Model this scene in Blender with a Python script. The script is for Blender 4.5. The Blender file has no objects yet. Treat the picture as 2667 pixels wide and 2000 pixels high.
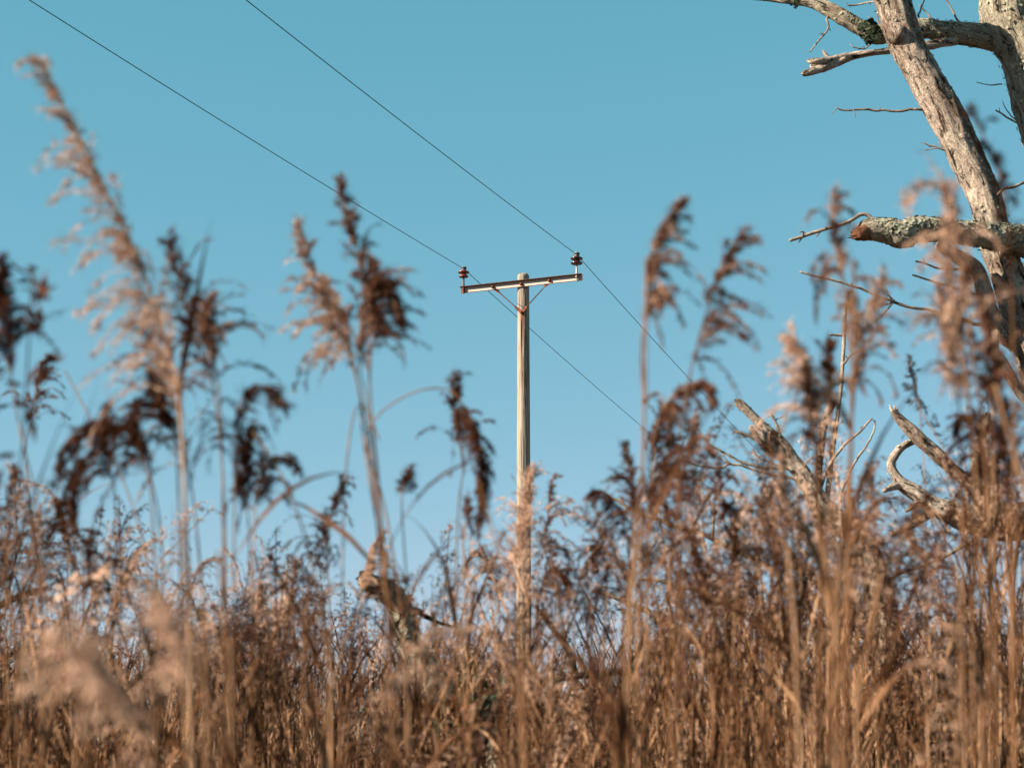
import bpy, math, random
import numpy as np
from mathutils import Vector

random.seed(11)
RNG = np.random.default_rng(11)
SC = bpy.context.scene
COL = SC.collection

# ------------------------------------------------------------------ camera
FPX = 4600.0                    # focal length in pixels of a 2667 px wide picture
CAM_Z = 1.35
HORIZON = 1930.0
TH = math.atan((HORIZON - 1000.0) / FPX)
FW = np.array([0, math.cos(TH), math.sin(TH)])
UP = np.array([0, -math.sin(TH), math.cos(TH)])
CAM = np.array([0, 0, CAM_Z])
POLE_D = 25.0
cam = bpy.data.cameras.new('camera')
cam.sensor_width = 36.0
cam.lens = FPX / 2667.0 * 36.0
cam.clip_start = 0.05
cam.clip_end = 2000.0
cam.dof.use_dof = True
cam.dof.focus_distance = 24.0
cam.dof.aperture_fstop = 5.0
cam_o = bpy.data.objects.new('camera', cam)
COL.objects.link(cam_o)
cam_o.location = CAM
cam_o.rotation_euler = (math.pi / 2 + TH, 0, 0)
SC.camera = cam_o

# ------------------------------------------------------------------ sky and sun
SUN_EL = math.radians(29)
SUN_AZ = math.radians(-107)     # clockwise from +Y: low on the left, a little behind the camera
world = bpy.data.worlds.new('World')
SC.world = world
world.use_nodes = True
nt = world.node_tree
sky = nt.nodes.new('ShaderNodeTexSky')
sky.sky_type = 'NISHITA'
sky.sun_disc = False
sky.sun_elevation = SUN_EL
sky.sun_rotation = SUN_AZ % (2 * math.pi)
sky.air_density = 0.7
sky.dust_density = 0.0
sky.ozone_density = 3.0
# one colour grade over the whole sky: the photograph's teal, channel by channel
sep = nt.nodes.new('ShaderNodeSeparateColor')
com = nt.nodes.new('ShaderNodeCombineColor')
nt.links.new(sky.outputs[0], sep.inputs[0])
for ch, (gain, gam) in enumerate(((1.27, .87), (.81, .345), (.905, .40))):
    pw = nt.nodes.new('ShaderNodeMath')
    pw.operation = 'POWER'
    pw.inputs[1].default_value = gam
    ml = nt.nodes.new('ShaderNodeMath')
    ml.operation = 'MULTIPLY'
    ml.inputs[1].default_value = gain * .575 * 10 * .1 ** gam
    nt.links.new(sep.outputs[ch], pw.inputs[0])
    nt.links.new(pw.outputs[0], ml.inputs[0])
    nt.links.new(ml.outputs[0], com.inputs[ch])
lim = nt.nodes.new('ShaderNodeMath')       # never pinker than the pale cyan of the photograph's horizon
lim.operation = 'MULTIPLY'
lim.inputs[1].default_value = .82
mn = nt.nodes.new('ShaderNodeMath')
mn.operation = 'MINIMUM'
nt.links.new(com.inputs[1].links[0].from_socket, lim.inputs[0])
nt.links.new(com.inputs[0].links[0].from_socket, mn.inputs[0])
nt.links.new(lim.outputs[0], mn.inputs[1])
nt.links.new(mn.outputs[0], com.inputs[0])
nt.links.new(com.outputs[0], nt.nodes['Background'].inputs[0])
nt.nodes['Background'].inputs[1].default_value = 0.05

sun = bpy.data.lights.new('sun', 'SUN')
sun.energy = 5.0
sun.angle = math.radians(0.5)
sun.color = (1.0, 0.85, 0.68)
sun_o = bpy.data.objects.new('sun', sun)
COL.objects.link(sun_o)
SUN_DIR = Vector((math.sin(SUN_AZ) * math.cos(SUN_EL), math.cos(SUN_AZ) * math.cos(SUN_EL), math.sin(SUN_EL)))
sun_o.rotation_euler = SUN_DIR.to_track_quat('Z', 'Y').to_euler()
sun_o.location = (-8, -3, 12)

SC.view_settings.view_transform = 'Standard'
SC.view_settings.look = 'None'
SC.view_settings.gamma = 1.0
SC.view_settings.exposure = 1.8
SC.render.engine = 'CYCLES'
SC.cycles.use_denoising = True
SC.cycles.max_bounces = 6
SC.cycles.transparent_max_bounces = 4


# ------------------------------------------------------------------ helpers
def ray(px, py):
    return (px - 1333.5) / FPX * np.array([1.0, 0, 0]) + (1000.0 - py) / FPX * UP + FW


def P(px, py, d):
    """world point seen at picture position (2667 scale) at ground distance d"""
    r = ray(px, py)
    return CAM + r * (d / r[1])


def on_plane(px, py, p0, n):
    r = ray(px, py)
    return CAM + r * (np.dot(p0 - CAM, n) / np.dot(r, n))


def unit(v):
    v = np.asarray(v, float)
    return v / (np.linalg.norm(v, axis=-1, keepdims=True) + 1e-12)


def _hash(i, j, k):
    n = (i * 374761393 + j * 668265263 + k * 2147483647 + 1013904223) & 0xffffffff
    n = ((n ^ (n >> 13)) * 1274126177) & 0xffffffff
    n = n ^ (n >> 16)
    return (n & 0xffff) / 65535.0


def vnoise(p):
    p = np.asarray(p, float)
    f0 = np.floor(p)
    t = p - f0
    t = t * t * (3 - 2 * t)
    i = f0.astype(np.int64)
    out = 0
    for dx in (0, 1):
        for dy in (0, 1):
            for dz in (0, 1):
                w = (t[:, 0] if dx else 1 - t[:, 0]) * (t[:, 1] if dy else 1 - t[:, 1]) * (t[:, 2] if dz else 1 - t[:, 2])
                out = out + w * _hash(i[:, 0] + dx, i[:, 1] + dy, i[:, 2] + dz)
    return out * 2 - 1


def fbm(p, octv=4):
    p = np.asarray(p, float)
    a, s, tot = 1.0, 0.0, 0.0
    for o in range(octv):
        s = s + a * vnoise(p * 2 ** o + 17.3 * o)
        tot += a
        a *= 0.5
    return s / tot


def catmull(pts, n):
    """resample a polyline of (k, m) rows as a smooth spline with n rows"""
    p = np.asarray(pts, float)
    if len(p) == 2:
        t = np.linspace(0, 1, n)[:, None]
        return p[0] * (1 - t) + p[1] * t
    q = np.vstack([2 * p[0] - p[1], p, 2 * p[-1] - p[-2]])
    seg = np.linalg.norm(np.diff(p[:, :min(3, p.shape[1])], axis=0), axis=1)
    cum = np.concatenate([[0], np.cumsum(seg)])
    s = np.linspace(0, cum[-1], n)
    k = np.clip(np.searchsorted(cum, s, 'right') - 1, 0, len(p) - 2)
    t = ((s - cum[k]) / np.maximum(seg[k], 1e-9))[:, None]
    a, b, c, d = q[k], q[k + 1], q[k + 2], q[k + 3]
    return 0.5 * (2 * b + (c - a) * t + (2 * a - 5 * b + 4 * c - d) * t ** 2 + (3 * b - a - 3 * c + d) * t ** 3)


def frames(c):
    t = unit(np.gradient(c, axis=0))
    n = np.zeros_like(t)
    ref = np.array([0.0, 0, 1]) if abs(t[0, 2]) < 0.9 else np.array([1.0, 0, 0])
    v = ref - t[0] * np.dot(ref, t[0])
    n[0] = unit(v)
    for i in range(1, len(c)):
        v = n[i - 1] - t[i] * np.dot(n[i - 1], t[i])
        n[i] = unit(v)
    return t, n, np.cross(t, n)


class Geo:
    """collects vertices and quads (tris as quads with a repeated corner are not used)"""
    def __init__(self):
        self.v, self.q, self.t, self.a, self.mq, self.mt, self.n = [], [], [], [], [], [], 0

    def add(self, v, quads=None, tris=None, bark=None, mat=0):
        v = np.asarray(v, float)
        if quads is not None and len(quads):
            self.q.append(np.asarray(quads) + self.n)
            self.mq.append(np.full(len(quads), mat))
        if tris is not None and len(tris):
            self.t.append(np.asarray(tris) + self.n)
            self.mt.append(np.full(len(tris), mat))
        self.v.append(v)
        self.a.append(np.zeros_like(v) if bark is None else bark)
        self.n += len(v)

    def arrays(self):
        v = np.vstack(self.v)
        q = np.vstack(self.q) if self.q else np.zeros((0, 4), int)
        t = np.vstack(self.t) if self.t else np.zeros((0, 3), int)
        mq = np.concatenate(self.mq) if self.mq else np.zeros(0, int)
        mt = np.concatenate(self.mt) if self.mt else np.zeros(0, int)
        return v, q, t, np.vstack(self.a), mq, mt


def mesh_from(name, v, q, t, bark=None, mats=(), mq=None, mt=None, smooth=True, tone=None):
    me = bpy.data.meshes.new(name)
    me.vertices.add(len(v))
    me.vertices.foreach_set('co', np.ascontiguousarray(v, dtype=np.float32).ravel())
    nl = len(q) * 4 + len(t) * 3
    me.loops.add(nl)
    me.loops.foreach_set('vertex_index', np.concatenate([q.ravel(), t.ravel()]).astype(np.int32))
    me.polygons.add(len(q) + len(t))
    starts = np.concatenate([np.arange(len(q)) * 4, len(q) * 4 + np.arange(len(t)) * 3]).astype(np.int32)
    me.polygons.foreach_set('loop_start', starts)
    me.polygons.foreach_set('use_smooth', np.full(len(q) + len(t), smooth))
    for m in mats:
        me.materials.append(m)
    if mq is not None and len(mats) > 1:
        me.polygons.foreach_set('material_index', np.concatenate([mq, mt]).astype(np.int32))
    if bark is not None:
        at = me.attributes.new('bark', 'FLOAT_VECTOR', 'POINT')
        at.data.foreach_set('vector', np.ascontiguousarray(bark, dtype=np.float32).ravel())
    if tone is not None:
        at = me.attributes.new('tone', 'FLOAT', 'POINT')
        at.data.foreach_set('value', np.ascontiguousarray(tone, dtype=np.float32).ravel())
    me.update(calc_edges=True)
    return me


def link(name, data, parent=None, label=None, cat=None, group=None, kind=None):
    o = bpy.data.objects.new(name, data)
    COL.objects.link(o)
    if parent is not None:
        o.parent = parent
        # parents in this scene are unrotated Empties: keep the part where its vertices say
    if label:
        o['label'] = label
    if cat:
        o['category'] = cat
    if group:
        o['group'] = group
    if kind:
        o['kind'] = kind
    return o


def part(name, geo, mat, parent, smooth=True, kind=None, origin=None, label=None):
    """a mesh part whose vertices are given in world space, re-based on its (unrotated) parent chain"""
    v, q, t, a, mq, mt = geo.arrays()
    base = np.zeros(3)
    p = parent
    while p is not None:
        base = base + np.array(p.location)
        p = p.parent
    mats = mat if isinstance(mat, (list, tuple)) else (mat,)
    me = mesh_from(name, v - base, q, t, a, mats, mq, mt, smooth)
    o = link(name, me, parent, kind=kind, label=label)
    return o


def thing(name, loc, label, cat, group=None):
    o = link(name, None, None, label, cat, group)
    o.location = loc
    o.empty_display_size = 0.1
    return o


def tube(geo, c, r, ns=8, rough=0.0, rs=6.0, stretch=0.22, seed=0.0, cap=True, mat=0):
    c = np.asarray(c, float)
    r = np.broadcast_to(np.asarray(r, float), (len(c),))
    t, n, b = frames(c)
    s = np.concatenate([[0], np.cumsum(np.linalg.norm(np.diff(c, axis=0), axis=1))])
    a = np.linspace(0, 2 * math.pi, ns, endpoint=False)
    ca, sa = np.cos(a), np.sin(a)
    loc = np.stack([np.outer(r, ca).ravel(), np.outer(r, sa).ravel(), np.repeat(s, ns)], 1)
    loc = loc + np.array([seed * 7.7, seed * 3.1, seed * 1.7])
    rr = np.repeat(r, ns)
    if rough > 0:
        q = loc * np.array([rs, rs, rs * stretch])
        rid = 1 - np.abs(fbm(q * 2.2, 3)) * 2
        lump = fbm(loc * np.array([rs * .45, rs * .45, rs * .3]) + 5, 3)
        fine = fbm(loc * rs * 4.0 + 9, 2)
        rr = rr * (1 + rough * (0.55 * rid - 0.3 + 0.9 * lump + 0.25 * fine))
    ang = np.tile(a, len(c))
    v = np.repeat(c, ns, 0) + np.repeat(n, ns, 0) * (np.cos(ang) * rr)[:, None] + np.repeat(b, ns, 0) * (np.sin(ang) * rr)[:, None]
    i = np.arange(len(c) - 1)[:, None] * ns
    j = np.arange(ns)[None, :]
    j2 = (j + 1) % ns
    quads = np.stack([i + j, i + j2, i + ns + j2, i + ns + j], -1).reshape(-1, 4)
    tris = None
    bark = loc
    if cap:
        m = len(v)
        v = np.vstack([v, c[0] - t[0] * r[0] * .35, c[-1] + t[-1] * r[-1] * .35])
        bark = np.vstack([loc, loc[0], loc[-1]])
        k = np.arange(ns)
        k2 = (k + 1) % ns
        e = (len(c) - 1) * ns
        tris = np.vstack([np.stack([np.full(ns, m), k2, k], 1), np.stack([np.full(ns, m + 1), e + k, e + k2], 1)])
    geo.add(v, quads, tris, bark, mat)
    return v


def lathe(geo, center, prof, ns=24, axis=(0, 0, 1), mat=0):
    axis = unit(axis)
    ref = np.array([1.0, 0, 0]) if abs(axis[0]) < .9 else np.array([0, 1.0, 0])
    n = unit(ref - axis * np.dot(ref, axis))
    b = np.cross(axis, n)
    prof = np.asarray(prof, float)
    a = np.linspace(0, 2 * math.pi, ns, endpoint=False)
    v = []
    for r, z in prof:
        v.append(center + axis * z + r * (np.outer(np.cos(a), n) + np.outer(np.sin(a), b)))
    v = np.vstack(v)
    i = np.arange(len(prof) - 1)[:, None] * ns
    j = np.arange(ns)[None, :]
    j2 = (j + 1) % ns
    quads = np.stack([i + j, i + j2, i + ns + j2, i + ns + j], -1).reshape(-1, 4)
    geo.add(v, quads, None, v.copy(), mat)


def boxy(geo, o, ax, ay, az, mat=0):
    """box from corner o spanned by three vectors"""
    v = np.array([o + i * ax + j * ay + k * az for i in (0, 1) for j in (0, 1) for k in (0, 1)])
    q = [(0, 1, 3, 2), (4, 6, 7, 5), (0, 4, 5, 1), (2, 3, 7, 6), (0, 2, 6, 4), (1, 5, 7, 3)]
    if np.dot(np.cross(ax, ay), az) < 0:
        q = [f[::-1] for f in q]
    geo.add(v, q, None, v.copy(), mat)


# ------------------------------------------------------------------ materials
def new_mat(name):
    m = bpy.data.materials.new(name)
    m.use_nodes = True
    t = m.node_tree
    return m, t, t.nodes, t.links, t.nodes['Principled BSDF']


def ramp(nodes, stops):
    r = nodes.new('ShaderNodeValToRGB')
    e = r.color_ramp.elements
    while len(e) < len(stops):
        e.new(0.5)
    for k, (p, c) in enumerate(stops):
        e[k].position = p
        e[k].color = (*c, 1)
    return r


def noise(nodes, links, vec, scale, detail=6, rough=.6, dist=0.0):
    n = nodes.new('ShaderNodeTexNoise')
    n.inputs['Scale'].default_value = scale
    n.inputs['Detail'].default_value = detail
    n.inputs['Roughness'].default_value = rough
    n.inputs['Distortion'].default_value = dist
    if vec is not None:
        links.new(vec, n.inputs['Vector'])
    return n


def mapping(nodes, links, vec, scale):
    mp = nodes.new('ShaderNodeMapping')
    mp.inputs['Scale'].default_value = scale
    links.new(vec, mp.inputs['Vector'])
    return mp


def mathn(nodes, links, op, a, b=None, clamp=False):
    n = nodes.new('ShaderNodeMath')
    n.operation = op
    n.use_clamp = clamp
    for k, x in enumerate((a, b)):
        if x is None:
            continue
        if isinstance(x, (int, float)):
            n.inputs[k].default_value = x
        else:
            links.new(x, n.inputs[k])
    return n.outputs[0]


def mixc(nodes, links, fac, a, b):
    n = nodes.new('ShaderNodeMix')
    n.data_type = 'RGBA'
    for idx, x in ((0, fac), (6, a), (7, b)):
        if isinstance(x, (int, float)):
            n.inputs[idx].default_value = x
        elif isinstance(x, tuple):
            n.inputs[idx].default_value = (*x, 1)
        else:
            links.new(x, n.inputs[idx])
    return n.outputs[2]


def bark_material(name, pale, brown, dark, lichen, lich_amt, crack=.5, bump=.03):
    m, t, N, L, bs = new_mat(name)
    at = N.new('ShaderNodeAttribute')
    at.attribute_name = 'bark'
    st = mapping(N, L, at.outputs['Vector'], (1, 1, .28))
    big = noise(N, L, st.outputs[0], 3.6, 8, .68, .5)
    r1 = ramp(N, [(.37, brown), (.46, tuple((x + y) / 2 for x, y in zip(pale, brown))), (.52, pale)])
    L.new(big.outputs['Fac'], r1.inputs[0])
    spk = noise(N, L, at.outputs['Vector'], 55, 5, .75)
    rs_ = ramp(N, [(.36, (.45, .42, .40)), (.55, (1, 1, 1))])
    L.new(spk.outputs['Fac'], rs_.inputs[0])
    mu = N.new('ShaderNodeMix')
    mu.data_type = 'RGBA'
    mu.blend_type = 'MULTIPLY'
    mu.inputs[0].default_value = .9
    L.new(r1.outputs[0], mu.inputs[6])
    L.new(rs_.outputs[0], mu.inputs[7])
    li = noise(N, L, at.outputs['Vector'], 9, 8, .78)
    rl = ramp(N, [(.60 - .25 * lich_amt, (0, 0, 0)), (.66 - .2 * lich_amt, (1, 1, 1))])
    L.new(li.outputs['Fac'], rl.inputs[0])
    lc = mixc(N, L, spk.outputs['Fac'], tuple(x * .35 for x in lichen), tuple(min(1, x * 1.5) for x in lichen))
    c = mixc(N, L, mathn(N, L, 'MULTIPLY', rl.outputs[0], .85), mu.outputs[2], lc)
    crk = noise(N, L, st.outputs[0], 19, 7, .72, .9)
    w = .34 + .12 * crack
    rc = ramp(N, [(w, (1, 1, 1)), (w + .06, (0, 0, 0))])
    L.new(crk.outputs['Fac'], rc.inputs[0])
    c = mixc(N, L, rc.outputs[0], c, dark)
    L.new(c, bs.inputs['Base Color'])
    bs.inputs['Roughness'].default_value = .9
    bs.inputs['Specular IOR Level'].default_value = .15
    b1 = N.new('ShaderNodeBump')
    b1.inputs['Strength'].default_value = 1.0
    b1.inputs['Distance'].default_value = bump
    rh = ramp(N, [(w - .02, (0, 0, 0)), (w + .16, (1, 1, 1))])
    L.new(crk.outputs['Fac'], rh.inputs[0])
    hsum = mathn(N, L, 'ADD', rh.outputs[0], mathn(N, L, 'MULTIPLY', li.outputs['Fac'], .8))
    hsum = mathn(N, L, 'ADD', hsum, mathn(N, L, 'MULTIPLY', spk.outputs['Fac'], .7))
    L.new(hsum, b1.inputs['Height'])
    L.new(b1.outputs[0], bs.inputs['Normal'])
    return m


M_BARK = bark_material('bark_lichen', (.50, .405, .33), (.15, .085, .05), (.012, .0065, .004), (.44, .385, .31), .40, .55)
M_BARK_GREY = bark_material('bark_lichen_crust', (.38, .31, .24), (.14, .085, .052), (.012, .008, .005), (.41, .37, .28), .95, .45)
M_DEAD = bark_material('bare_dead_wood', (.62, .52, .43), (.27, .19, .14), (.025, .015, .009), (.44, .375, .31), .10, .5)
M_TWIG = bark_material('twig_bark', (.28, .225, .185), (.15, .105, .075), (.03, .02, .014), (.28, .26, .2), .4, .3, .006)
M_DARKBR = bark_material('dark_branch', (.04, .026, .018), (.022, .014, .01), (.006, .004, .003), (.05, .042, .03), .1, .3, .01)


def plain(name, col, rough=.8, spec=.3, metal=0.0, var=None, scale=20, bump=0.0):
    m, t, N, L, bs = new_mat(name)
    tc = N.new('ShaderNodeTexCoord')
    if var:
        n = noise(N, L, tc.outputs['Object'], scale, 6, .65)
        r = ramp(N, [(.35, col), (.65, var)])
        L.new(n.outputs['Fac'], r.inputs[0])
        L.new(r.outputs[0], bs.inputs['Base Color'])
        if bump:
            b = N.new('ShaderNodeBump')
            b.inputs['Strength'].default_value = .6
            b.inputs['Distance'].default_value = bump
            L.new(n.outputs['Fac'], b.inputs['Height'])
            L.new(b.outputs[0], bs.inputs['Normal'])
    else:
        bs.inputs['Base Color'].default_value = (*col, 1)
    bs.inputs['Roughness'].default_value = rough
    bs.inputs['Specular IOR Level'].default_value = spec
    bs.inputs['Metallic'].default_value = metal
    return m


M_RUST = plain('rust', (.178, .059, .027), .85, .2, 0, (.089, .033, .019), 35, .002)
M_RUSTD = plain('dark_rust', (.074, .031, .019), .85, .2, 0, (.041, .021, .015), 35, .002)
M_GALV = plain('galvanised_pin', (.252, .248, .240), .5, .4, .2, (.178, .170, .163), 30)
M_PORC_R = plain('red_brown_porcelain', (.148, .028, .015), .28, .6, 0, (.089, .021, .012), 25)
M_PORC_D = plain('dark_brown_porcelain', (.037, .010, .008), .25, .6, 0, (.022, .008, .007), 25)
M_CAP = plain('weathered_cap', (.207, .185, .163), .7, .3, 0, (.044, .033, .030), 40)
M_TIE = plain('dark_tie_wire', (.037, .037, .037), .6, .4, .5)
M_WIRE = plain('weathered_wire', (.022, .041, .048), .6, .4, .4)
M_LICHEN = plain('lichen_flake', (.296, .289, .226), .95, .1, 0, (.163, .167, .118), 45)
M_MOSS = plain('dark_moss', (.026, .037, .022), 1, .05, 0, (.011, .016, .011), 60)
M_ORANGE = plain('raw_orange_wood', (.21, .088, .042), .9, .15, 0, (.045, .022, .014), 45, .02)
M_IVY = plain('ivy_leaf', (.018, .041, .022), .45, .4, 0, (.037, .074, .037), 12)
M_GROUND = plain('marsh_soil', (.067, .044, .030), .95, .1, 0, (.118, .081, .052), 3, .03)


def arm_material():
    m, t, N, L, bs = new_mat('painted_steel_rusting')
    at = N.new('ShaderNodeAttribute')
    at.attribute_name = 'bark'            # (along the arm, height on the web, outwards)
    n1 = noise(N, L, mapping(N, L, at.outputs['Vector'], (1.2, 10, 4)).outputs[0], 3.2, 7, .7)
    sx = N.new('ShaderNodeSeparateXYZ')
    L.new(at.outputs['Vector'], sx.inputs[0])
    # rust creeps in from the edges and the two ends
    edge = mathn(N, L, 'MULTIPLY', mathn(N, L, 'ABSOLUTE', sx.outputs[1]), 9.0)
    ends = mathn(N, L, 'POWER', mathn(N, L, 'ABSOLUTE', sx.outputs[0]), 8)
    f = mathn(N, L, 'ADD', mathn(N, L, 'ADD', n1.outputs['Fac'], edge), mathn(N, L, 'MULTIPLY', ends, .3))
    r = ramp(N, [(.0, (0, 0, 0)), (.92, (0, 0, 0)), (.99, (1, 1, 1))])
    L.new(f, r.inputs[0])
    n2 = noise(N, L, at.outputs['Vector'], 30, 5, .6)
    rust = mixc(N, L, n2.outputs['Fac'], (.294, .105, .042), (.119, .042, .025))
    n3 = noise(N, L, mapping(N, L, at.outputs['Vector'], (3, 30, 3)).outputs[0], 6, 4, .6)
    paint = mixc(N, L, n3.outputs['Fac'], (.420, .371, .339), (.308, .266, .238))
    L.new(mixc(N, L, r.outputs[0], paint, rust), bs.inputs['Base Color'])
    bs.inputs['Roughness'].default_value = .7
    bs.inputs['Specular IOR Level'].default_value = .25
    return m


M_ARM = arm_material()


def post_material(stain_z, top_z):
    m, t, N, L, bs = new_mat('weathered_post_wood')
    at = N.new('ShaderNodeAttribute')
    at.attribute_name = 'bark'            # (x, y, z) about the post axis, metres
    gr = noise(N, L, mapping(N, L, at.outputs['Vector'], (60, 60, 1.6)).outputs[0], 1.0, 7, .62)
    r = ramp(N, [(.38, (.035, .025, .017)), (.44, (.175, .143, .112)), (.58, (.273, .238, .196))])
    L.new(gr.outputs['Fac'], r.inputs[0])
    pat = noise(N, L, mapping(N, L, at.outputs['Vector'], (6, 6, .9)).outputs[0], 1.4, 5, .6)
    rp = ramp(N, [(.5, (0, 0, 0)), (.7, (1, 1, 1))])
    L.new(pat.outputs['Fac'], rp.inputs[0])
    c = mixc(N, L, mathn(N, L, 'MULTIPLY', rp.outputs[0], .55), r.outputs[0], (.168, .164, .112))
    # rust washed down from the brace bolt
    s = N.new('ShaderNodeSeparateXYZ')
    L.new(at.outputs['Vector'], s.inputs[0])
    dz = mathn(N, L, 'SUBTRACT', stain_z, s.outputs[2])           # metres below the bolt
    n4 = noise(N, L, mapping(N, L, at.outputs['Vector'], (40, 40, 2.2)).outputs[0], 1.0, 5, .6)
    w = mathn(N, L, 'SUBTRACT', .040, mathn(N, L, 'MULTIPLY', dz, .022))
    lat = mathn(N, L, 'ABSOLUTE', mathn(N, L, 'SUBTRACT', s.outputs[0], .008))
    inside = mathn(N, L, 'SUBTRACT', w, lat)
    inside = mathn(N, L, 'ADD', mathn(N, L, 'MULTIPLY', inside, 42), mathn(N, L, 'MULTIPLY', mathn(N, L, 'SUBTRACT', n4.outputs['Fac'], .5), 3.0), True)
    below = mathn(N, L, 'GREATER_THAN', dz, -.03)
    fade = mathn(N, L, 'SUBTRACT', 1.1, mathn(N, L, 'MULTIPLY', dz, .75), True)
    front = mathn(N, L, 'LESS_THAN', s.outputs[1], .02)
    fac = mathn(N, L, 'MULTIPLY', mathn(N, L, 'MULTIPLY', inside, below), mathn(N, L, 'MULTIPLY', fade, front))
    c = mixc(N, L, mathn(N, L, 'MULTIPLY', fac, .9), c, (.140, .055, .021))
    L.new(c, bs.inputs['Base Color'])
    bs.inputs['Roughness'].default_value = .9
    bs.inputs['Specular IOR Level'].default_value = .15
    b = N.new('ShaderNodeBump')
    b.inputs['Strength'].default_value = .8
    b.inputs['Distance'].default_value = .006
    L.new(gr.outputs['Fac'], b.inputs['Height'])
    L.new(b.outputs[0], bs.inputs['Normal'])
    return m


def reed_material(name, dark, mid, pale, transl, use_tone=True, nscale=30):
    m = bpy.data.materials.new(name)
    m.use_nodes = True
    t = m.node_tree
    N, L = t.nodes, t.links
    N.remove(N['Principled BSDF'])
    at = N.new('ShaderNodeAttribute')
    at.attribute_name = 'tone'
    tc = N.new('ShaderNodeTexCoord')
    n = noise(N, L, tc.outputs['Object'], nscale, 3, .6)
    oi = N.new('ShaderNodeObjectInfo')
    f = mathn(N, L, 'ADD', at.outputs['Fac'], mathn(N, L, 'MULTIPLY', mathn(N, L, 'SUBTRACT', n.outputs['Fac'], .5), 1.1))
    f = mathn(N, L, 'ADD', f, mathn(N, L, 'MULTIPLY', mathn(N, L, 'SUBTRACT', oi.outputs['Random'], .5), .25))
    r = ramp(N, [(.05, dark), (.5, mid), (.95, pale)])
    L.new(f, r.inputs[0])
    d = N.new('ShaderNodeBsdfDiffuse')
    tr = N.new('ShaderNodeBsdfTranslucent')
    L.new(r.outputs[0], d.inputs['Color'])
    L.new(r.outputs[0], tr.inputs['Color'])
    mx = N.new('ShaderNodeMixShader')
    mx.inputs[0].default_value = transl
    L.new(d.outputs[0], mx.inputs[1])
    L.new(tr.outputs[0], mx.inputs[2])
    L.new(mx.outputs[0], N['Material Output'].inputs['Surface'])
    return m


M_STEM = reed_material('reed_stem', (.020, .0085, .0042), (.140, .070, .036), (.40, .255, .16), .03, nscale=8)
M_PAN = reed_material('reed_panicle', (.014, .0055, .0032), (.112, .049, .028), (.50, .335, .245), .18)
M_LEAF = reed_material('reed_leaf', (.010, .0042, .0021), (.086, .040, .020), (.30, .178, .104), .10, nscale=12)

# ------------------------------------------------------------------ ground
g = Geo()
n = 90
xs = np.concatenate([-np.geomspace(600, 1, 24), np.linspace(-.9, .9, 4), np.geomspace(1, 600, 24)])
X, Y = np.meshgrid(xs, xs + 12)
Z = fbm(np.stack([X.ravel() * .4, Y.ravel() * .4, X.ravel() * 0], 1), 3) * .05 - .05
v = np.stack([X.ravel(), Y.ravel(), Z], 1)
k = len(xs)
ii, jj = np.meshgrid(np.arange(k - 1), np.arange(k - 1))
b0 = (jj * k + ii).ravel()
g.add(v, np.stack([b0, b0 + 1, b0 + k + 1, b0 + k], 1))
gv, gq, gt, ga, _, _ = g.arrays()
link('ground', mesh_from('ground', gv, gq, gt, None, (M_GROUND,)), kind='structure', label='brown marsh soil under the reeds')

# ------------------------------------------------------------------ utility pole
top = P(1363, 718, POLE_D)
PX, PY, PZ = top
phi = math.radians(20.0)
AU = np.array([math.cos(phi), -math.sin(phi), 0])      # along the crossarm, its right end nearer
AN = np.array([-math.sin(phi), -math.cos(phi), 0])     # out of the crossarm, towards the camera
WD = -AN                                               # the way the wires run on
R_TOP, R_BOT = .084, .118
pole = thing('utility_pole', (PX, PY, 0), 'weathered round wooden utility pole with one steel crossarm and two brown insulators', 'utility pole')
bolt_b = on_plane(1150 + 1020 * .2049, 600 + 1045 * .2049, np.array([PX, PY, 0]) + AN * R_TOP, AN)
M_POST = post_material(float(bolt_b[2]), PZ)
g = Geo()
ns, nz = 72, 260
zz = PZ - (1 - np.linspace(1, 0, nz) ** 1.0) * (PZ + .05)
zz = np.concatenate([[PZ + .0], zz[1:]])
ang = np.linspace(0, 2 * math.pi, ns, endpoint=False)
rr = R_TOP + (R_BOT - R_TOP) * (PZ - zz) / PZ
A, ZZ = np.meshgrid(ang, zz)
RR = np.repeat(rr, ns).reshape(nz, ns)
q = np.stack([np.cos(A).ravel() * 9, np.sin(A).ravel() * 9, ZZ.ravel() * .35], 1)
rid = fbm(q, 4).reshape(nz, ns)
RR = RR * (1 + .035 * rid)
# one long drying crack under the brace bolt, plus short ones lower down
fa = math.atan2(AN[1], AN[0]) + .12
for (za, zb, da, dep, wid) in ((bolt_b[2] - .08, bolt_b[2] - .62, 0.0, .030, .10), (PZ - 2.2, PZ - 3.0, .28, .012, .06),
                               (PZ - 1.5, PZ - 1.9, .5, .010, .05), (PZ - 3.2, PZ - 4.3, .30, .012, .06), (PZ - .02, PZ - .2, -.45, .02, .09),
                               (PZ - .02, PZ - .45, -.55, .010, .06), (PZ + .01, PZ - .3, .42, .012, .07)):
    u = (za - ZZ) / (za - zb)
    prof = np.clip(4 * u * (1 - u), 0, 1) ** .6 * ((u > 0) & (u < 1))
    d = (A - fa - da - .05 * np.sin(ZZ * 5) + math.pi) % (2 * math.pi) - math.pi
    RR = RR - dep * prof * np.exp(-(d / (wid * .6)) ** 2)
cx = np.cos(A) * RR
cy = np.sin(A) * RR
v = np.stack([PX + cx.ravel(), PY + cy.ravel(), ZZ.ravel()], 1)
i = np.arange(nz - 1)[:, None] * ns
j = np.arange(ns)[None, :]
quads = np.stack([i + j, i + ns + j, i + ns + (j + 1) % ns, i + (j + 1) % ns], -1).reshape(-1, 4)
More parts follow.
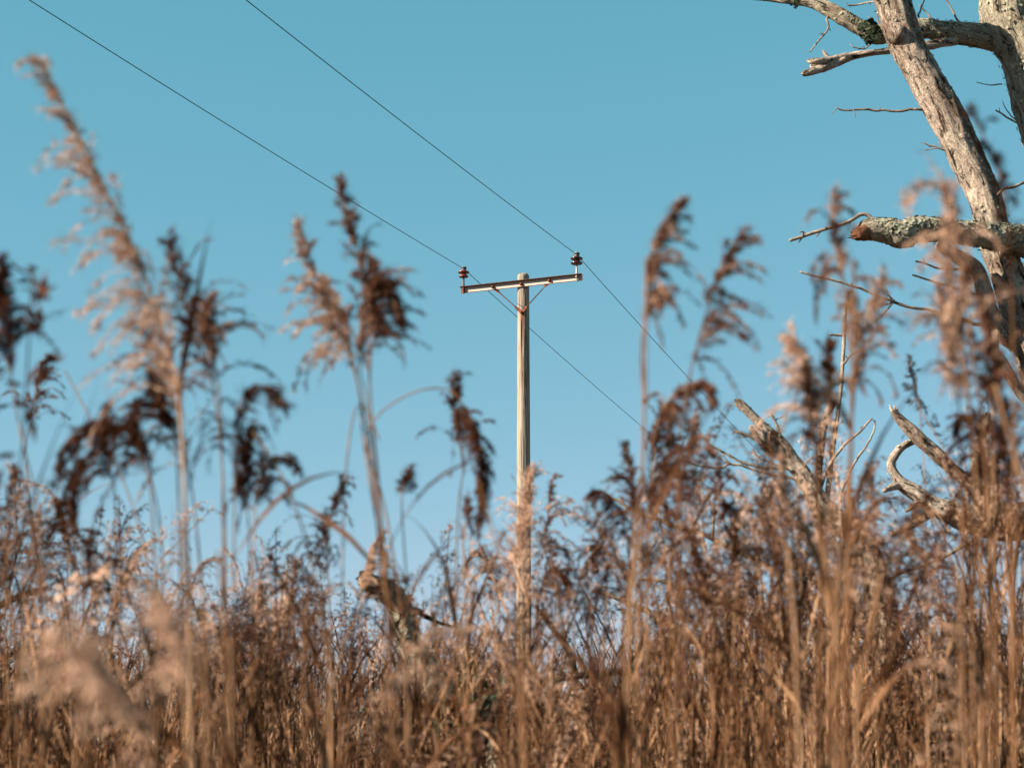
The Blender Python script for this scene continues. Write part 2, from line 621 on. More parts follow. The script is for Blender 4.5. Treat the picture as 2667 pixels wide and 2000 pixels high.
# split, weathered crown of the post: three rings closing at the middle
crown, tris = [v], []
last = 0
cnt = len(v)
for s, h in ((.86, .012), (.55, .022), (.22, .016)):
    ring = np.stack([PX + np.cos(ang) * R_TOP * s, PY + np.sin(ang) * R_TOP * s,
                     PZ + h + .03 * fbm(np.stack([np.cos(ang) * 4 * s, np.sin(ang) * 4 * s, ang * 0 + s], 1), 3)], 1)
    crown.append(ring)
    jj = np.arange(ns)
    quads = np.vstack([quads, np.stack([last + jj, last + (jj + 1) % ns, cnt + (jj + 1) % ns, cnt + jj], 1)])
    last = cnt
    cnt += ns
v = np.vstack(crown + [np.array([[PX, PY, PZ + .01]])])
jj = np.arange(ns)
tris = np.stack([last + jj, last + (jj + 1) % ns, np.full(ns, cnt)], 1)
rel = v - np.array([PX, PY, 0])
ux = np.stack([rel @ AU, -(rel @ AN), v[:, 2]], 1)
g.add(v, quads, tris, ux)
part('post', g, M_POST, pole)

# crossarm: steel channel bolted to the front of the post
ap = np.array([PX, PY, 0]) + AN * (R_TOP + .004)
eL = on_plane(1202, 756, ap, AN)
eR = on_plane(1517, 722, ap, AN)
ax = eR - eL
AL = np.linalg.norm(ax)
ad = ax / AL
az = unit(np.cross(ad, AN))
az = az if az[2] > 0 else -az
mid = (eL + eR) / 2
WEB, FLG, TK = .088, .058, .009


def arm_box(geo, x0, x1, y0, y1, z0, z1, nx=1):
    """box in arm coordinates: x along, y up, z outwards"""
    for k in range(nx):
        xa, xb = x0 + (x1 - x0) * k / nx, x0 + (x1 - x0) * (k + 1) / nx
        v = np.array([(x, y, z) for x in (xa, xb) for y in (y0, y1) for z in (z0, z1)])
        w = mid + np.outer(v[:, 0], ad) + np.outer(v[:, 1], az) + np.outer(v[:, 2], AN)
        f = [(0, 1, 3, 2), (4, 6, 7, 5), (0, 4, 5, 1), (2, 3, 7, 6)]
        ca = [(0, 2, 6, 4), (1, 5, 7, 3)]
        geo.add(w, f + ca, None, v * np.array([1 / (AL / 2), 1, 1]))


g = Geo()
h = AL / 2
arm_box(g, -h, h, -WEB / 2, WEB / 2 - TK, 0, TK)
arm_o = part('crossarm', g, M_ARM, pole, smooth=False)
g = Geo()
arm_box(g, -h - .012, h, WEB / 2 - TK, WEB / 2, 0, FLG)
part('top_flange', g, M_RUSTD, arm_o, smooth=False)
g = Geo()
arm_box(g, -h, h, -WEB / 2 - .006, -WEB / 2, 0, .016)
part('bottom_flange', g, M_RUST, arm_o, smooth=False)
g = Geo()
arm_box(g, h - .006, h + .003, -WEB / 2, WEB / 2 - TK, TK, FLG * .8)
part('end_plate', g, M_RUSTD, arm_o, smooth=False)
g = Geo()
arm_box(g, -h, -h + .055, -WEB / 2, WEB / 2 - TK, TK, TK + .006)
part('end_plate', g, M_RUST, arm_o, smooth=False)

SZ = POLE_D / FPX / math.cos(TH)      # metres per picture pixel at the pole


def arm_x(px):
    p = on_plane(px, 739, ap, AN)
    return np.dot(p - mid, ad)


def bolt(parent, p, r=.017, dep=.03, name='bolt', mat=None):
    g = Geo()
    lathe(g, p, [(r * .2, dep), (r * .75, dep * .95), (r, dep * .7), (r, dep * .35), (r * 1.5, dep * .33), (r * 1.5, 0)], 8, AN)
    part(name, g, mat or M_RUST, parent, smooth=False)


bx = [arm_x(1150 + x * .2049) for x in (655, 1016, 1376)]
for x, yy in zip(bx, (-.004, -.006, .0)):
    bolt(arm_o, mid + ad * x + az * yy + AN * TK, .019, .036)
bolt(pole, bolt_b + AN * .012, .017, .04)


# flat braces, twisted edge-on in the middle
def brace(p0, p1, tw):
    g = Geo()
    nn = 34
    c = catmull([p0, p1], nn)
    t = unit(p1 - p0)
    side = unit(np.cross(t, AN))
    vs = []
    for k in range(nn):
        u = k / (nn - 1)
        a = tw * (1 / (1 + math.exp(-(u - .17) * 45)) - 1 / (1 + math.exp(-(u - .83) * 45)))
        hw = .023 if (u < .16 or u > .84) else .019
        if u < .03 or u > .97:
            hw *= .7
        d1 = side * math.cos(a) + AN * math.sin(a)
        d2 = -side * math.sin(a) + AN * math.cos(a)
        for s1, s2 in ((-1, -1), (1, -1), (1, 1), (-1, 1)):
            vs.append(c[k] + d1 * hw * s1 + d2 * .0035 * s2)
    q = []
    for k in range(nn - 1):
        for e in range(4):
            q.append((k * 4 + e, k * 4 + (e + 1) % 4, k * 4 + 4 + (e + 1) % 4, k * 4 + 4 + e))
    q += [(3, 2, 1, 0), ((nn - 1) * 4, (nn - 1) * 4 + 1, (nn - 1) * 4 + 2, (nn - 1) * 4 + 3)]
    g.add(np.array(vs), q, None, np.array(vs))
    part('brace', g, M_RUST, pole, smooth=False)


b_end = bolt_b + AN * .012
brace(mid + ad * bx[0] - az * .005 - AN * .005, b_end - AN * .003, math.radians(80))
brace(mid + ad * bx[2] - az * .005 - AN * .005, b_end + AN * .005, math.radians(-80))


def insulator(px, py_arm, py_neck, py_top, rpx1, rpx2, mat, pin_mat, lab):
    x = arm_x(px)
    base = mid + ad * x + AN * (FLG * .55) + az * (WEB / 2)
    s = SZ
    hn = (py_arm - py_neck) * s
    ht = (py_arm - py_top) * s
    r1, r2 = rpx1 * s, rpx2 * s
    e = ht - hn
    g = Geo()
    # two flared sheds on a narrow body
    lathe(g, base, [(.012, hn + e * .02), (r2 * .55, hn + e * .02), (r2 * .92, hn - e * .06), (r2, hn - e * .02), (r2 * .97, hn + e * .06),
                    (r2 * .62, hn + e * .17), (r2 * .5, hn + e * .26), (r2 * .48, hn + e * .33), (r1 * .55, hn + e * .40), (r1 * .94, hn + e * .37),
                    (r1, hn + e * .41), (r1 * .97, hn + e * .48), (r1 * .62, hn + e * .56), (r1 * .46, hn + e * .60), (.002, hn + e * .61)], 28)
    o = part('insulator', g, mat, pole, label=lab)
    g = Geo()
    lathe(g, base, [(.002, hn + e * .60), (r1 * .44, hn + e * .60), (r1 * .46, hn + e * .72), (r1 * .36, hn + e * .77), (r1 * .36, hn + e * .82),
                    (r1 * .45, hn + e * .88), (r1 * .40, hn + e * .98), (r1 * .15, hn + e), (.001, hn + e)], 20)
    part('cap', g, M_CAP, o)
    g = Geo()
    a = np.linspace(0, 6.6 * math.pi, 70)
    c = np.stack([np.cos(a) * r1 * .43, np.sin(a) * r1 * .43, hn + e * (.78 + .05 * a / a[-1])], 1) + base
    tube(g, c, .004, 5)
    c = base + np.stack([np.linspace(-.075, .05, 10) * 0 + r1 * .30, np.zeros(10), np.full(10, hn + e * .93)], 1)
    lathe(g, base + np.array([r1 * .22, 0, hn + e * .90]), [(.001, -.018), (.022, -.012), (.026, 0), (.022, .012), (.001, .018)], 10)
    part('tie_wire', g, M_TIE, o)
    g = Geo()
    lathe(g, base, [(.012, -WEB - .02), (.012, -.004), (.02, -.004), (.022, .012), (.016, .02), (.0135, hn * .5), (.0125, hn + .01)], 12)
    lathe(g, base, [(.004, -WEB * .55), (.021, -WEB * .52), (.021, -WEB * .30), (.004, -WEB * .27)], 6)
    part('pin', g, pin_mat, o)
    return base + np.array([0, 0, hn + e * .80])


wl = insulator(1209.4, 746, 719, 692, 15.4, 12.8, M_PORC_R, M_RUST, 'red-brown insulator on a rusty pin')
wr = insulator(1504.5, 714.5, 685.5, 656, 16.2, 15.6, M_PORC_D, M_GALV, 'dark brown insulator on a grey pin')


# power lines, one unbroken wire over each insulator
def solve_slope(p0, px, py, sgn, b):
    """slope a so that p0 + sgn*s*WD, z0 + a*s + b*s*s passes through the picture point"""
    nrm = np.array([WD[1], -WD[0], 0])
    q = on_plane(px, py, p0, nrm)
    s = np.dot(q - p0, WD) * sgn
    return (q[2] - p0[2] - b * s * s) / s, s


def power_line(p0, near, far, label):
    bn, bf = .0009, .0010
    a1, s1 = solve_slope(p0, *near, -1, bn)
    a2, s2 = solve_slope(p0, *far, 1, bf)
    s = np.linspace(46, 0, 140)[:-1]
    cn = p0[None] - s[:, None] * WD + np.stack([s * 0, s * 0, a1 * s + bn * s * s], 1)
    s = np.linspace(0, 58, 140)
    cf = p0[None] + s[:, None] * WD + np.stack([s * 0, s * 0, a2 * s + bf * s * s], 1)
    c = np.vstack([cn, cf])
    g = Geo()
    tube(g, c, .0050, 6)
    v, q, t, a, _, _ = g.arrays()
    o = link('power_line', mesh_from('power_line', v - p0, q, t, a, (M_WIRE,)), None, label, 'power line', 'wires on the pole')
    o.location = p0
    print('wire slopes', a1, s1, a2, s2, cf[-1])


power_line(wl, (75, 0), (1665, 1105), 'thin dark overhead wire tied to the lower left insulator of the crossarm')
power_line(wr, (640, 0), (1973, 1174), 'thin dark overhead wire tied to the upper right insulator of the crossarm')

# ------------------------------------------------------------------ dead trees
TD = 13.0


def limb(geo, pts, d, ns=26, rough=.16, rs=7.0, stretch=.22, seed=None, jitter=0.0, step=None, dz=None):
    """tapering limb through picture points (x, y, radius px[, extra distance]) standing at distance d"""
    w = []
    for p in pts:
        dd = d + (p[3] if len(p) > 3 else 0)
        w.append([*P(p[0], p[1], dd), p[2] * dd / FPX])
    w = np.array(w)
    ln = np.linalg.norm(np.diff(w[:, :3], axis=0), axis=1).sum()
    rm = w[:, 3].mean()
    n = int(min(320, max(6, ln / max(rm * .2, .012))))
    c = catmull(w, n)
    seed = random.random() * 10 if seed is None else seed
    if jitter:
        s = np.linspace(0, ln, n)
        for k in range(3):
            c[:, k] += jitter * c[:, 3] * vnoise(np.stack([s / (rm * 7), s * 0 + seed * 5, s * 0 + k * 9], 1))
    tube(geo, c[:, :3], np.maximum(c[:, 3], .0012), ns, rough, rs, stretch, seed)
    return c


def twig(geo, pts, d, r0, r1, subs=3, knob=True):
    """thin knobbly twig, thick end last in pts"""
    m = len(pts)
    q = [(p[0], p[1], r0 + (r1 - r0) * k / (m - 1)) + tuple(p[2:3]) for k, p in enumerate(pts)]
    c = limb(geo, q, d, 7, .22, 40, .6, jitter=.8)
    for _ in range(subs):
        k = random.randrange(0, max(1, int(len(c) * .8)))
        t = unit(c[min(k + 1, len(c) - 1), :3] - c[max(k - 1, 0), :3])
        dr = unit(RNG.normal(size=3) * .8 - t * .7)
        L = random.uniform(.015, .07)
        r = c[k, 3] * .55
        mid_ = c[k, :3] + dr * L * .5 + RNG.normal(size=3) * L * .12
        tube(geo, catmull([c[k, :3], mid_, c[k, :3] + dr * L], 5), np.linspace(r, r * .6, 5), 5, .1, 40)
    return c


def flakes(geo, c, count, size, spread=1.0, upper=.25):
    """curled lichen scales scattered over a limb c (rows x, y, z, radius)"""
    t, n, b = frames(c[:, :3])
    for _ in range(count):
        k = random.randrange(len(c))
        a = random.uniform(0, 2 * math.pi)
        o = n[k] * math.cos(a) + b[k] * math.sin(a)
        if o[2] < -1 + upper * random.random() * 4:
            continue
        p = c[k, :3] + o * c[k, 3] * random.uniform(.98, 1.10) + t[k] * random.uniform(-.01, .01)
        s = size * random.uniform(.5, 1.5)
        e1 = unit(np.cross(o, RNG.normal(size=3)))
        e2 = np.cross(o, e1)
        m = 7
        an = np.linspace(0, 2 * math.pi, m, endpoint=False)
        rr = s * RNG.uniform(.6, 1.2, m)
        ring = p + o * (s * RNG.uniform(.05, .45, m))[:, None] + np.outer(np.cos(an) * rr, e1) + np.outer(np.sin(an) * rr, e2)
        v = np.vstack([p[None], ring])
        geo.add(v, None, [(0, 1 + i, 1 + (i + 1) % m) for i in range(m)], v.copy())


tree = thing('dead_tree', tuple(np.array([P(2830, 2300, TD)[0], TD, 0])), 'bare lichen-covered dead tree with two leaning trunks in the upper right corner', 'tree')

gA = Geo()
cA = limb(gA, [(2300, -90, 52), (2325, 0, 50), (2361, 114, 45), (2411, 208, 46), (2464, 302, 49), (2521, 416, 46), (2562, 510, 44), (2590, 610, 45),
               (2616, 690, 45), (2650, 780, 48), (2690, 880, 56), (2760, 1150, 72), (2810, 1550, 86), (2840, 2060, 100), (2845, 2460, 118)], TD, 64, .20, 8, .2, seed=1.3)
trunkA = part('trunk', gA, M_BARK, tree, label='leaning trunk, sunlit on one side, crossing the upper right corner')
# knots and burrs on the leaning trunk
gk = Geo()
for (kx, ky, kr) in ((2336, 92, 33),):
    p = P(kx, ky, TD - .075)
    a = RNG.normal(size=(60, 3))
    a = unit(a)
    prof = np.stack([np.sin(np.linspace(0, math.pi, 9)), -np.cos(np.linspace(0, math.pi, 9))], 1) * kr * TD / FPX
    lathe(gk, p, [(max(.0005, r), z) for r, z in prof], 14, unit([-.6, -.5, .3]))
vv = gk.v
gk.v = [v + np.stack([fbm(v * 16 + k * 7, 3) for k in range(3)], 1) * .03 for v in vv]
part('burr', gk, M_BARK, tree)

gB = Geo()
cB = limb(gB, [(2600, -120, 74, .35), (2622, -40, 74, .35), (2638, 60, 78, .35), (2674, 140, 72, .35), (2692, 220, 68, .35), (2716, 310, 68, .35), (2762, 450, 70, .3), (2800, 700, 74, .2),
               (2790, 950, 76, .1), (2775, 1120, 74, 0), (2790, 1300, 70, 0)], TD, 64, .22, 8, .25, seed=4.1)
part('trunk', gB, M_BARK_GREY, tree, label='second lichen-crusted trunk leaving the frame at the right edge')
gx = Geo()
limb(gx, [(2655, 72, 7, .12), (2664, 92, 11, .1), (2670, 130, 10, .1), (2674, 190, 6, .12)], TD + .1, 14, .3, 20)
part('bare_wood_scar', gx, M_ORANGE, tree)

gF = Geo()
cF = limb(gF, [(1925, -6, 4, .5), (2004, -2, 8, .5), (2056, 2, 11, .45), (2108, 7, 14, .4), (2150, 21, 19, .35), (2195, 45, 20, .3), (2229, 66, 21, .3), (2261, 83, 24, .3), (2281, 92, 26, .3),
               (2309, 87, 27, .3), (2360, 78, 28, .32), (2413, 76, 29, .35), (2455, 82, 30, .35), (2524, 90, 33, .35), (2593, 98, 38, .35), (2650, 104, 44, .35)], TD, 36, .26, 10, .35, seed=2.2)
limbF = part('branch', gF, M_BARK_GREY, tree, label='horizontal lichen branch crossing behind the leaning trunk')
gG = Geo()
cG = limb(gG, [(2112, 176, 10, .12), (2122, 175, 13, .12), (2143, 169, 15, .12), (2177, 159, 15, .15), (2219, 147, 12, .2), (2264, 139, 10, .2), (2323, 132, 10, .25), (2420, 118, 12, .3), (2490, 105, 14, .33)],
          TD, 22, .25, 14, .12, seed=6.0)
limb(gG, [(2104, 158, 4, .05), (2112, 160, 8, .02), (2140, 160, 11, .02), (2180, 157, 12, .1)], TD, 14, .4, 22, .3)
limb(gG, [(2088, 190, 5, 0), (2096, 192, 9, 0), (2120, 186, 10, 0), (2160, 172, 10, .05), (2200, 156, 9, .1)], TD, 14, .4, 22, .3)
limb(gG, [(2142, 132, 3, .1), (2150, 142, 5, .1), (2160, 156, 6, .1)], TD, 8, .2, 20)
part('broken_branch', gG, M_DEAD, tree, label='grey broken stub with a split knobbed end')
gE = Geo()
cE = limb(gE, [(2236, 608, 15, -.4), (2262, 598, 27, -.4), (2316, 603, 33, -.4), (2350, 612, 36, -.4), (2385, 600, 35, -.38), (2455, 603, 33, -.35), (2524, 610, 34, -.3), (2594, 620, 36, -.25), (2667, 628, 39, -.15), (2740, 660, 44, 0), (2790, 720, 48, .1)],
          TD, 40, .30, 10, .5, seed=8.4)
limbE = part('branch', gE, M_BARK_GREY, tree, label='thick broken limb shaggy with lichen at the trunk')
gx = Geo()
limb(gx, [(2219, 612, 8, -.43), (2232, 610, 15, -.43), (2250, 606, 20, -.43), (2280, 601, 22, -.4)], TD, 18, .55, 22, .4)
for dx, dy, rr_ in ((-10, -6, 5), (-13, 4, 6), (-6, 12, 5), (-2, -14, 5), (-16, 10, 3)):
    limb(gx, [(2224 + dx, 610 + dy, 1.2, -.45), (2234 + dx * .5, 609 + dy * .9, rr_, -.45), (2256, 606 + dy * .6, rr_ + 2, -.44)], TD, 8, .4, 26)
part('broken_end', gx, M_ORANGE, limbE, label='raw orange broken wood')
gC = Geo()
cC = limb(gC, [(2440, 640, 13, -.2), (2472, 655, 17, -.2), (2503, 675, 19, -.15), (2541, 702, 21, -.1), (2564, 760, 21, -.1), (2580, 814, 21, -.1), (2606, 856, 24, -.05), (2650, 892, 30, 0), (2700, 930, 36, 0)], TD, 26, .16, 9, .3, seed=9.1)
limb(gC, [(2573, 672, 6, 0), (2594, 745, 8, 0), (2614, 814, 9, 0), (2632, 860, 11, 0)], TD, 12, .15, 14)
part('branch', gC, M_BARK, tree)
gD = Geo()
cD = limb(gD, [(2592, 866, 15, -.1), (2587, 911, 14, -.15), (2612, 946, 14, -.2), (2634, 984, 14, -.2), (2665, 1030, 16, -.15), (2720, 1080, 22, -.1), (2770, 1160, 26, 0)], TD, 22, .2, 10, .3)
part('branch', gD, M_BARK, tree)
gI = Geo()
cI = limb(gI, [(2381, 1147, 9, -.1), (2351, 1163, 10, -.15), (2330, 1186, 12, -.2), (2320, 1210, 13, -.2), (2332, 1238, 14, -.2), (2351, 1262, 19, -.2), (2385, 1283, 22, -.2), (2413, 1304, 23, -.2), (2455, 1328, 29, -.2),
               (2507, 1349, 36, -.15), (2559, 1361, 41, -.1), (2611, 1364, 43, 0), (2690, 1352, 48, 0), (2790, 1340, 56, 0)], TD, 40, .24, 10, .25, seed=3.0)
limb(gI, [(2302, 1278, 6, -.3), (2320, 1270, 9, -.25), (2345, 1262, 12, -.2)], TD, 12, .2, 14)
limb(gI, [(2358, 1332, 4, -.3), (2372, 1322, 8, -.3), (2390, 1312, 12, -.25), (2418, 1306, 16, -.2)], TD, 12, .2, 14)
limb(gI, [(2320, 1392, 8, -.2), (2365, 1373, 10, -.2), (2413, 1342, 12, -.2), (2450, 1326, 15, -.2)], TD, 12, .15, 14)
limb(gI, [(2590, 1300, 5, -.2), (2598, 1322, 12, -.2), (2600, 1350, 18, -.1)], TD, 12, .3, 14)
part('branch', gI, M_DEAD, tree, label='pale barkless limb curling back on itself')
gJ = Geo()
limb(gJ, [(2326, 1070, 11, -.3), (2350, 1098, 13, -.3), (2385, 1134, 15, -.3), (2441, 1186, 16, -.28), (2489, 1227, 17, -.25), (2560, 1290, 20, -.2), (2610, 1348, 24, -.1)], TD, 30, .42, 16, .08, seed=5.5)
for dx, dy in ((-9, -16), (3, -14), (12, -8)):
    limb(gJ, [(2326 + dx, 1070 + dy, 1.5, -.3), (2329 + dx * .5, 1074 + dy * .2, 5, -.3), (2345, 1092, 7, -.3)], TD, 6, .2, 20)
part('broken_branch', gJ, M_DEAD, tree, label='straight splintered stick pointing up and away')
gK = Geo()
limb(gK, [(2574, 1076, 8, .1), (2566, 1110, 14, .1), (2553, 1148, 15, .1), (2545, 1240, 17, .05), (2560, 1360, 20, 0)], TD, 20, .25, 14, .1)
part('broken_branch', gK, M_DEAD, tree)

gt = Geo()
for pts, r0, r1, sb in (
        ([(2177, 281), (2198, 287), (2247, 287), (2320, 288), (2396, 286), (2440, 292)], 2.2, 4.2, 5),
        ([(2111, 135, .3), (2136, 104, .3), (2157, 76, .3), (2153, 52, .3), (2160, 30, .35)], 2.0, 3.6, 6),
        ([(2410, -10, .2), (2400, 20, .2), (2392, 45, .1)], 1.8, 3, 2),
        ([(2394, 14, .3), (2410, 30, .3), (2431, 54, .3), (2450, 76, .35)], 1.6, 2.6, 2),
        ([(2448, -20, .3), (2470, 12, .3), (2493, 48, .3), (2510, 80, .35)], 1.8, 3.2, 2),
        ([(2260, 42, .3), (2276, 58, .3), (2290, 76, .3)], 1.3, 2.4, 1),
        ([(2282, 30, .3), (2286, 50, .3), (2292, 74, .3)], 1.3, 2.4, 1),
        ([(2214, 114, .3), (2226, 124, .3), (2258, 125, .3), (2275, 100, .3)], 1.4, 2.6, 2),
        ([(2206, 16, .3), (2235, 14, .3), (2275, 4, .2), (2300, 10, .1)], 2.0, 3.4, 5),
        ([(2594, 288, .2), (2630, 310, .25), (2667, 329, .3), (2720, 350, .35)], 2.2, 3.4, 3),
        ([(2612, 268, .3), (2630, 298, .3), (2664, 330, .35)], 1.2, 2.0, 1),
        ([(2543, 215, .3), (2576, 222, .3), (2610, 219, .35)], 1.2, 2.0, 0),
        ([(2404, 372), (2428, 380), (2455, 388), (2490, 396)], 1.6, 3.6, 3),
        ([(2408, 392), (2440, 388), (2460, 392)], 1.2, 2.4, 0),
        ([(2760, 420, .3), (2700, 462, .1), (2667, 474, -.05), (2620, 494, -.1), (2590, 512, -.1)], 5.5, 3.4, 7),
        ([(2060, 627, -.5), (2110, 612, -.5), (2150, 600, -.5), (2210, 580, -.45), (2250, 556, -.4), (2280, 580, -.4)], 4.5, 5.5, 7),
        ([(2084, 708, -.4), (2120, 718, -.4), (2191, 736, -.4), (2247, 755, -.4), (2300, 776, -.4), (2330, 786, -.38), (2385, 805, -.35), (2420, 809, -.3), (2482, 824, -.25), (2570, 850, -.1)], 2.8, 5.0, 9),
        ([(2306, 748, -.4), (2315, 768, -.4), (2330, 786, -.38)], 2.0, 3.0, 1),
        ([(2274, 842, -.45), (2300, 818, -.4), (2330, 786, -.38)], 2.0, 3.0, 2),
        ([(2274, 793, -.4), (2300, 796, -.4), (2326, 787, -.38)], 1.6, 2.4, 2),
        ([(2378, 715, -.3), (2430, 733, -.3), (2489, 752, -.2), (2556, 768, -.1)], 2.6, 4.0, 4),
        ([(2386, 679, -.3), (2410, 686, -.3), (2455, 700, -.3), (2530, 700, -.1)], 2.4, 3.6, 3),
        ([(2566, 1370, -.2), (2538, 1401, -.3), (2489, 1432, -.4), (2441, 1456, -.45), (2333, 1501, -.6), (2260, 1530, -.7)], 6, 3.5, 4),
        ([(2540, 1372, -.1), (2540, 1422, -.2), (2536, 1505, -.3), (2533, 1570, -.35)], 4.5, 3.0, 4)):
    twig(gt, pts, TD, r0, r1, sb)
part('twigs', gt, M_TWIG, tree, kind='stuff')
gl = Geo()
flakes(gl, cE[int(len(cE) * .06):], 1500, .017)
flakes(gl, cF[int(len(cF) * .35):], 650, .011)
flakes(gl, cB[:int(len(cB) * .35)], 700, .012)
flakes(gl, cC, 90, .010)
flakes(gl, cA[:int(len(cA) * .5)], 380, .010)
flakes(gl, cI, 60, .012)
part('lichen', gl, M_LICHEN, tree, kind='stuff')
gm = Geo()
flakes(gm, np.array([[*P(x, y, TD + .15), r * TD / FPX] for x, y, r in ((2254, 66, 22), (2260, 76, 25), (2268, 88, 27), (2275, 98, 25))]), 240, .016)
flakes(gm, np.array([[*P(x, y, TD + .3), r * TD / FPX] for x, y, r in ((2062, -2, 9), (2068, 4, 12), (2076, 10, 12))]), 70, .012)
part('moss', gm, M_MOSS, tree, kind='stuff')

# the low broken tree in front of it
SD = 11.6
snag = thing('broken_tree', tuple(np.array([P(2335, 2000, SD)[0], SD, 0])), 'snapped pale dead stem rising at a slant through the reeds below the leaning trunk', 'tree')
gs = Geo()
cs = limb(gs, [(1918, 1044, 9), (1930, 1054, 12), (1959, 1082, 12), (2004, 1127, 15), (2039, 1162, 18), (2063, 1200, 20), (2087, 1231, 22), (2115, 1279, 25), (2143, 1325, 28), (2190, 1365, 30), (2229, 1395, 32), (2262, 1450, 34),
               (2285, 1520, 36), (2310, 1700, 40), (2330, 2000, 48), (2335, 2480, 60)], SD, 36, .26, 11, .3, seed=7.0)
part('trunk', gs, M_BARK, snag)
gs = Geo()
limb(gs, [(1956, 1108, 6, -.05), (1962, 1118, 13, -.05), (1987, 1144, 17, -.05), (2015, 1176, 15, 0), (2045, 1190, 10, 0)], SD, 16, .4, 14, .5)
part('burr', gs, M_DEAD, snag)
gs = Geo()
limb(gs, [(2139, 1026, 4, .2), (2160, 1036, 6, .2), (2168, 1046, 9, .2), (2156, 1076, 10, .2), (2146, 1110, 9, .2), (2135, 1200, 9, .1), (2128, 1300, 10, 0)], SD, 16, .2, 12)
limb(gs, [(2203, 797, 5, .1), (2199, 850, 5, .1), (2197, 908, 5, .1), (2190, 1010, 5.5, .15), (2172, 1150, 6, .15), (2150, 1330, 8, .1)], SD, 12, .15, 16)
part('branch', gs, M_DEAD, snag)
gs = Geo()
for pts, r0, r1, sb in (
        ([(1917, 1123), (1945, 1135), (1969, 1144), (2015, 1165), (2040, 1180)], 4, 6, 3),
        ([(2007, 1078), (2018, 1100), (2032, 1127), (2036, 1150)], 3.2, 5, 2),
        ([(2037, 1084), (2024, 1092), (2018, 1100)], 1.8, 2.6, 0),
        ([(2161, 870, .1), (2180, 872, .1), (2198, 872, .1)], 3, 4, 3),
        ([(2246, 910, .1), (2230, 918, .1), (2214, 930, .1), (2197, 950, .1)], 2, 3.5, 3),
        ([(2122, 1066, .2), (2128, 1084, .2), (2136, 1110, .2), (2140, 1140, .2)], 1.8, 2.6, 0),
        ([(2269, 1089), (2245, 1120), (2198, 1158), (2150, 1230), (2140, 1320)], 2.6, 5, 3),
        ([(2280, 1096), (2275, 1125), (2261, 1155), (2222, 1210), (2190, 1290), (2180, 1360)], 2.2, 4, 2),
        ([(1812, 1108), (1830, 1135), (1853, 1159), (1904, 1188), (1962, 1213), (2070, 1222)], 2.0, 4.0, 5),
        ([(1774, 1197), (1800, 1207), (1824, 1213), (1879, 1219), (1904, 1208), (1998, 1231), (2090, 1250)], 2.0, 4.0, 5),
        ([(1879, 1181), (1890, 1196), (1904, 1208)], 1.5, 2.4, 0),
        ([(1960, 1170), (1975, 1190), (2010, 1206), (2070, 1222)], 1.8, 3.6, 1),
        ([(1966, 1377), (2000, 1390), (2035, 1404), (2066, 1446), (2101, 1481), (2180, 1560), (2280, 1640)], 4.0, 11, 6),
        ([(2035, 1467), (2060, 1476), (2094, 1491), (2160, 1560)], 5.5, 8, 2),
        ([(1578, 1284), (1600, 1300), (1625, 1315), (1700, 1350), (1850, 1400), (2000, 1480), (2180, 1600), (2300, 1700)], 2.4, 9, 6),
        ([(1672, 1506), (1710, 1513), (1745, 1521), (1850, 1550), (2000, 1620), (2200, 1760), (2310, 1850)], 4.0, 10, 4),
        ([(1539, 1539), (1570, 1545), (1600, 1553), (1662, 1579), (1760, 1640), (1950, 1760), (2200, 1900), (2320, 1980)], 4.0, 12, 6),
        ([(1840, 1285), (1850, 1310), (1858, 1330), (1856, 1405)], 2.4, 4, 2)):
    twig(gs, pts, SD, r0, r1, sb)
part('twigs', gs, M_TWIG, snag, kind='stuff')
gl = Geo()
flakes(gl, cs[:int(len(cs) * .7)], 260, .010)
part('lichen', gl, M_LICHEN, snag, kind='stuff')

# arched lichen log among the reeds, centre
LD = 7.2
log = thing('arched_log', tuple(np.array([P(1330, 2000, LD)[0], LD, 0])), 'arched mossy dead log with pale lichen poking out of the reeds below the pole', 'log')
gs = Geo()
cl = limb(gs, [(945, 1508, 16, -.2), (975, 1525, 22, -.15), (1010, 1545, 27, -.1), (1040, 1572, 30), (1052, 1620, 29), (1062, 1670, 28), (1092, 1720, 30), (1130, 1768, 32), (1175, 1820, 34), (1230, 1880, 38), (1290, 1960, 44), (1330, 2150, 52), (1335, 2500, 60), (1338, 2860, 70)], LD, 32, .2, 12, .3, seed=2.9)
part('trunk', gs, M_BARK_GREY, log)
gs = Geo()
limb(gs, [(1200, 1632, 3, -.1), (1170, 1628, 4, -.1), (1140, 1620, 5, -.05), (1110, 1605, 7), (1090, 1592, 9), (1060, 1590, 12)], LD, 10, .2, 20)
part('branch', gs, M_DARKBR, log)
gl = Geo()
flakes(gl, cl[:int(len(cl) * .6)], 1000, .015)
part('lichen', gl, M_LICHEN, log, kind='stuff')

BD = 6.2
br = thing('dark_branch', tuple(np.array([P(1200, 2000, BD)[0], BD, 0])), 'thin dark bent branch lying level through the reeds just right of the pole', 'branch')
gs = Geo()
limb(gs, [(1765, 1662, 4), (1730, 1690, 6), (1690, 1722, 8), (1640, 1742, 8), (1570, 1752, 9), (1480, 1762, 9), (1400, 1774, 10), (1340, 1786, 10), (1310, 1820, 11), (1270, 1900, 12), (1215, 2100, 14), (1205, 2500, 16), (1200, 2950, 18)], BD, 12, .2, 18)
limb(gs, [(1395, 1578, 4), (1420, 1610, 7), (1450, 1650, 8), (1480, 1690, 8), (1500, 1760, 8)], BD, 10, .2, 18)
limb(gs, [(1500, 1690, 3), (1520, 1735, 4), (1530, 1760, 6)], BD, 8, .2, 18)
part('stem', gs, M_DARKBR, br)

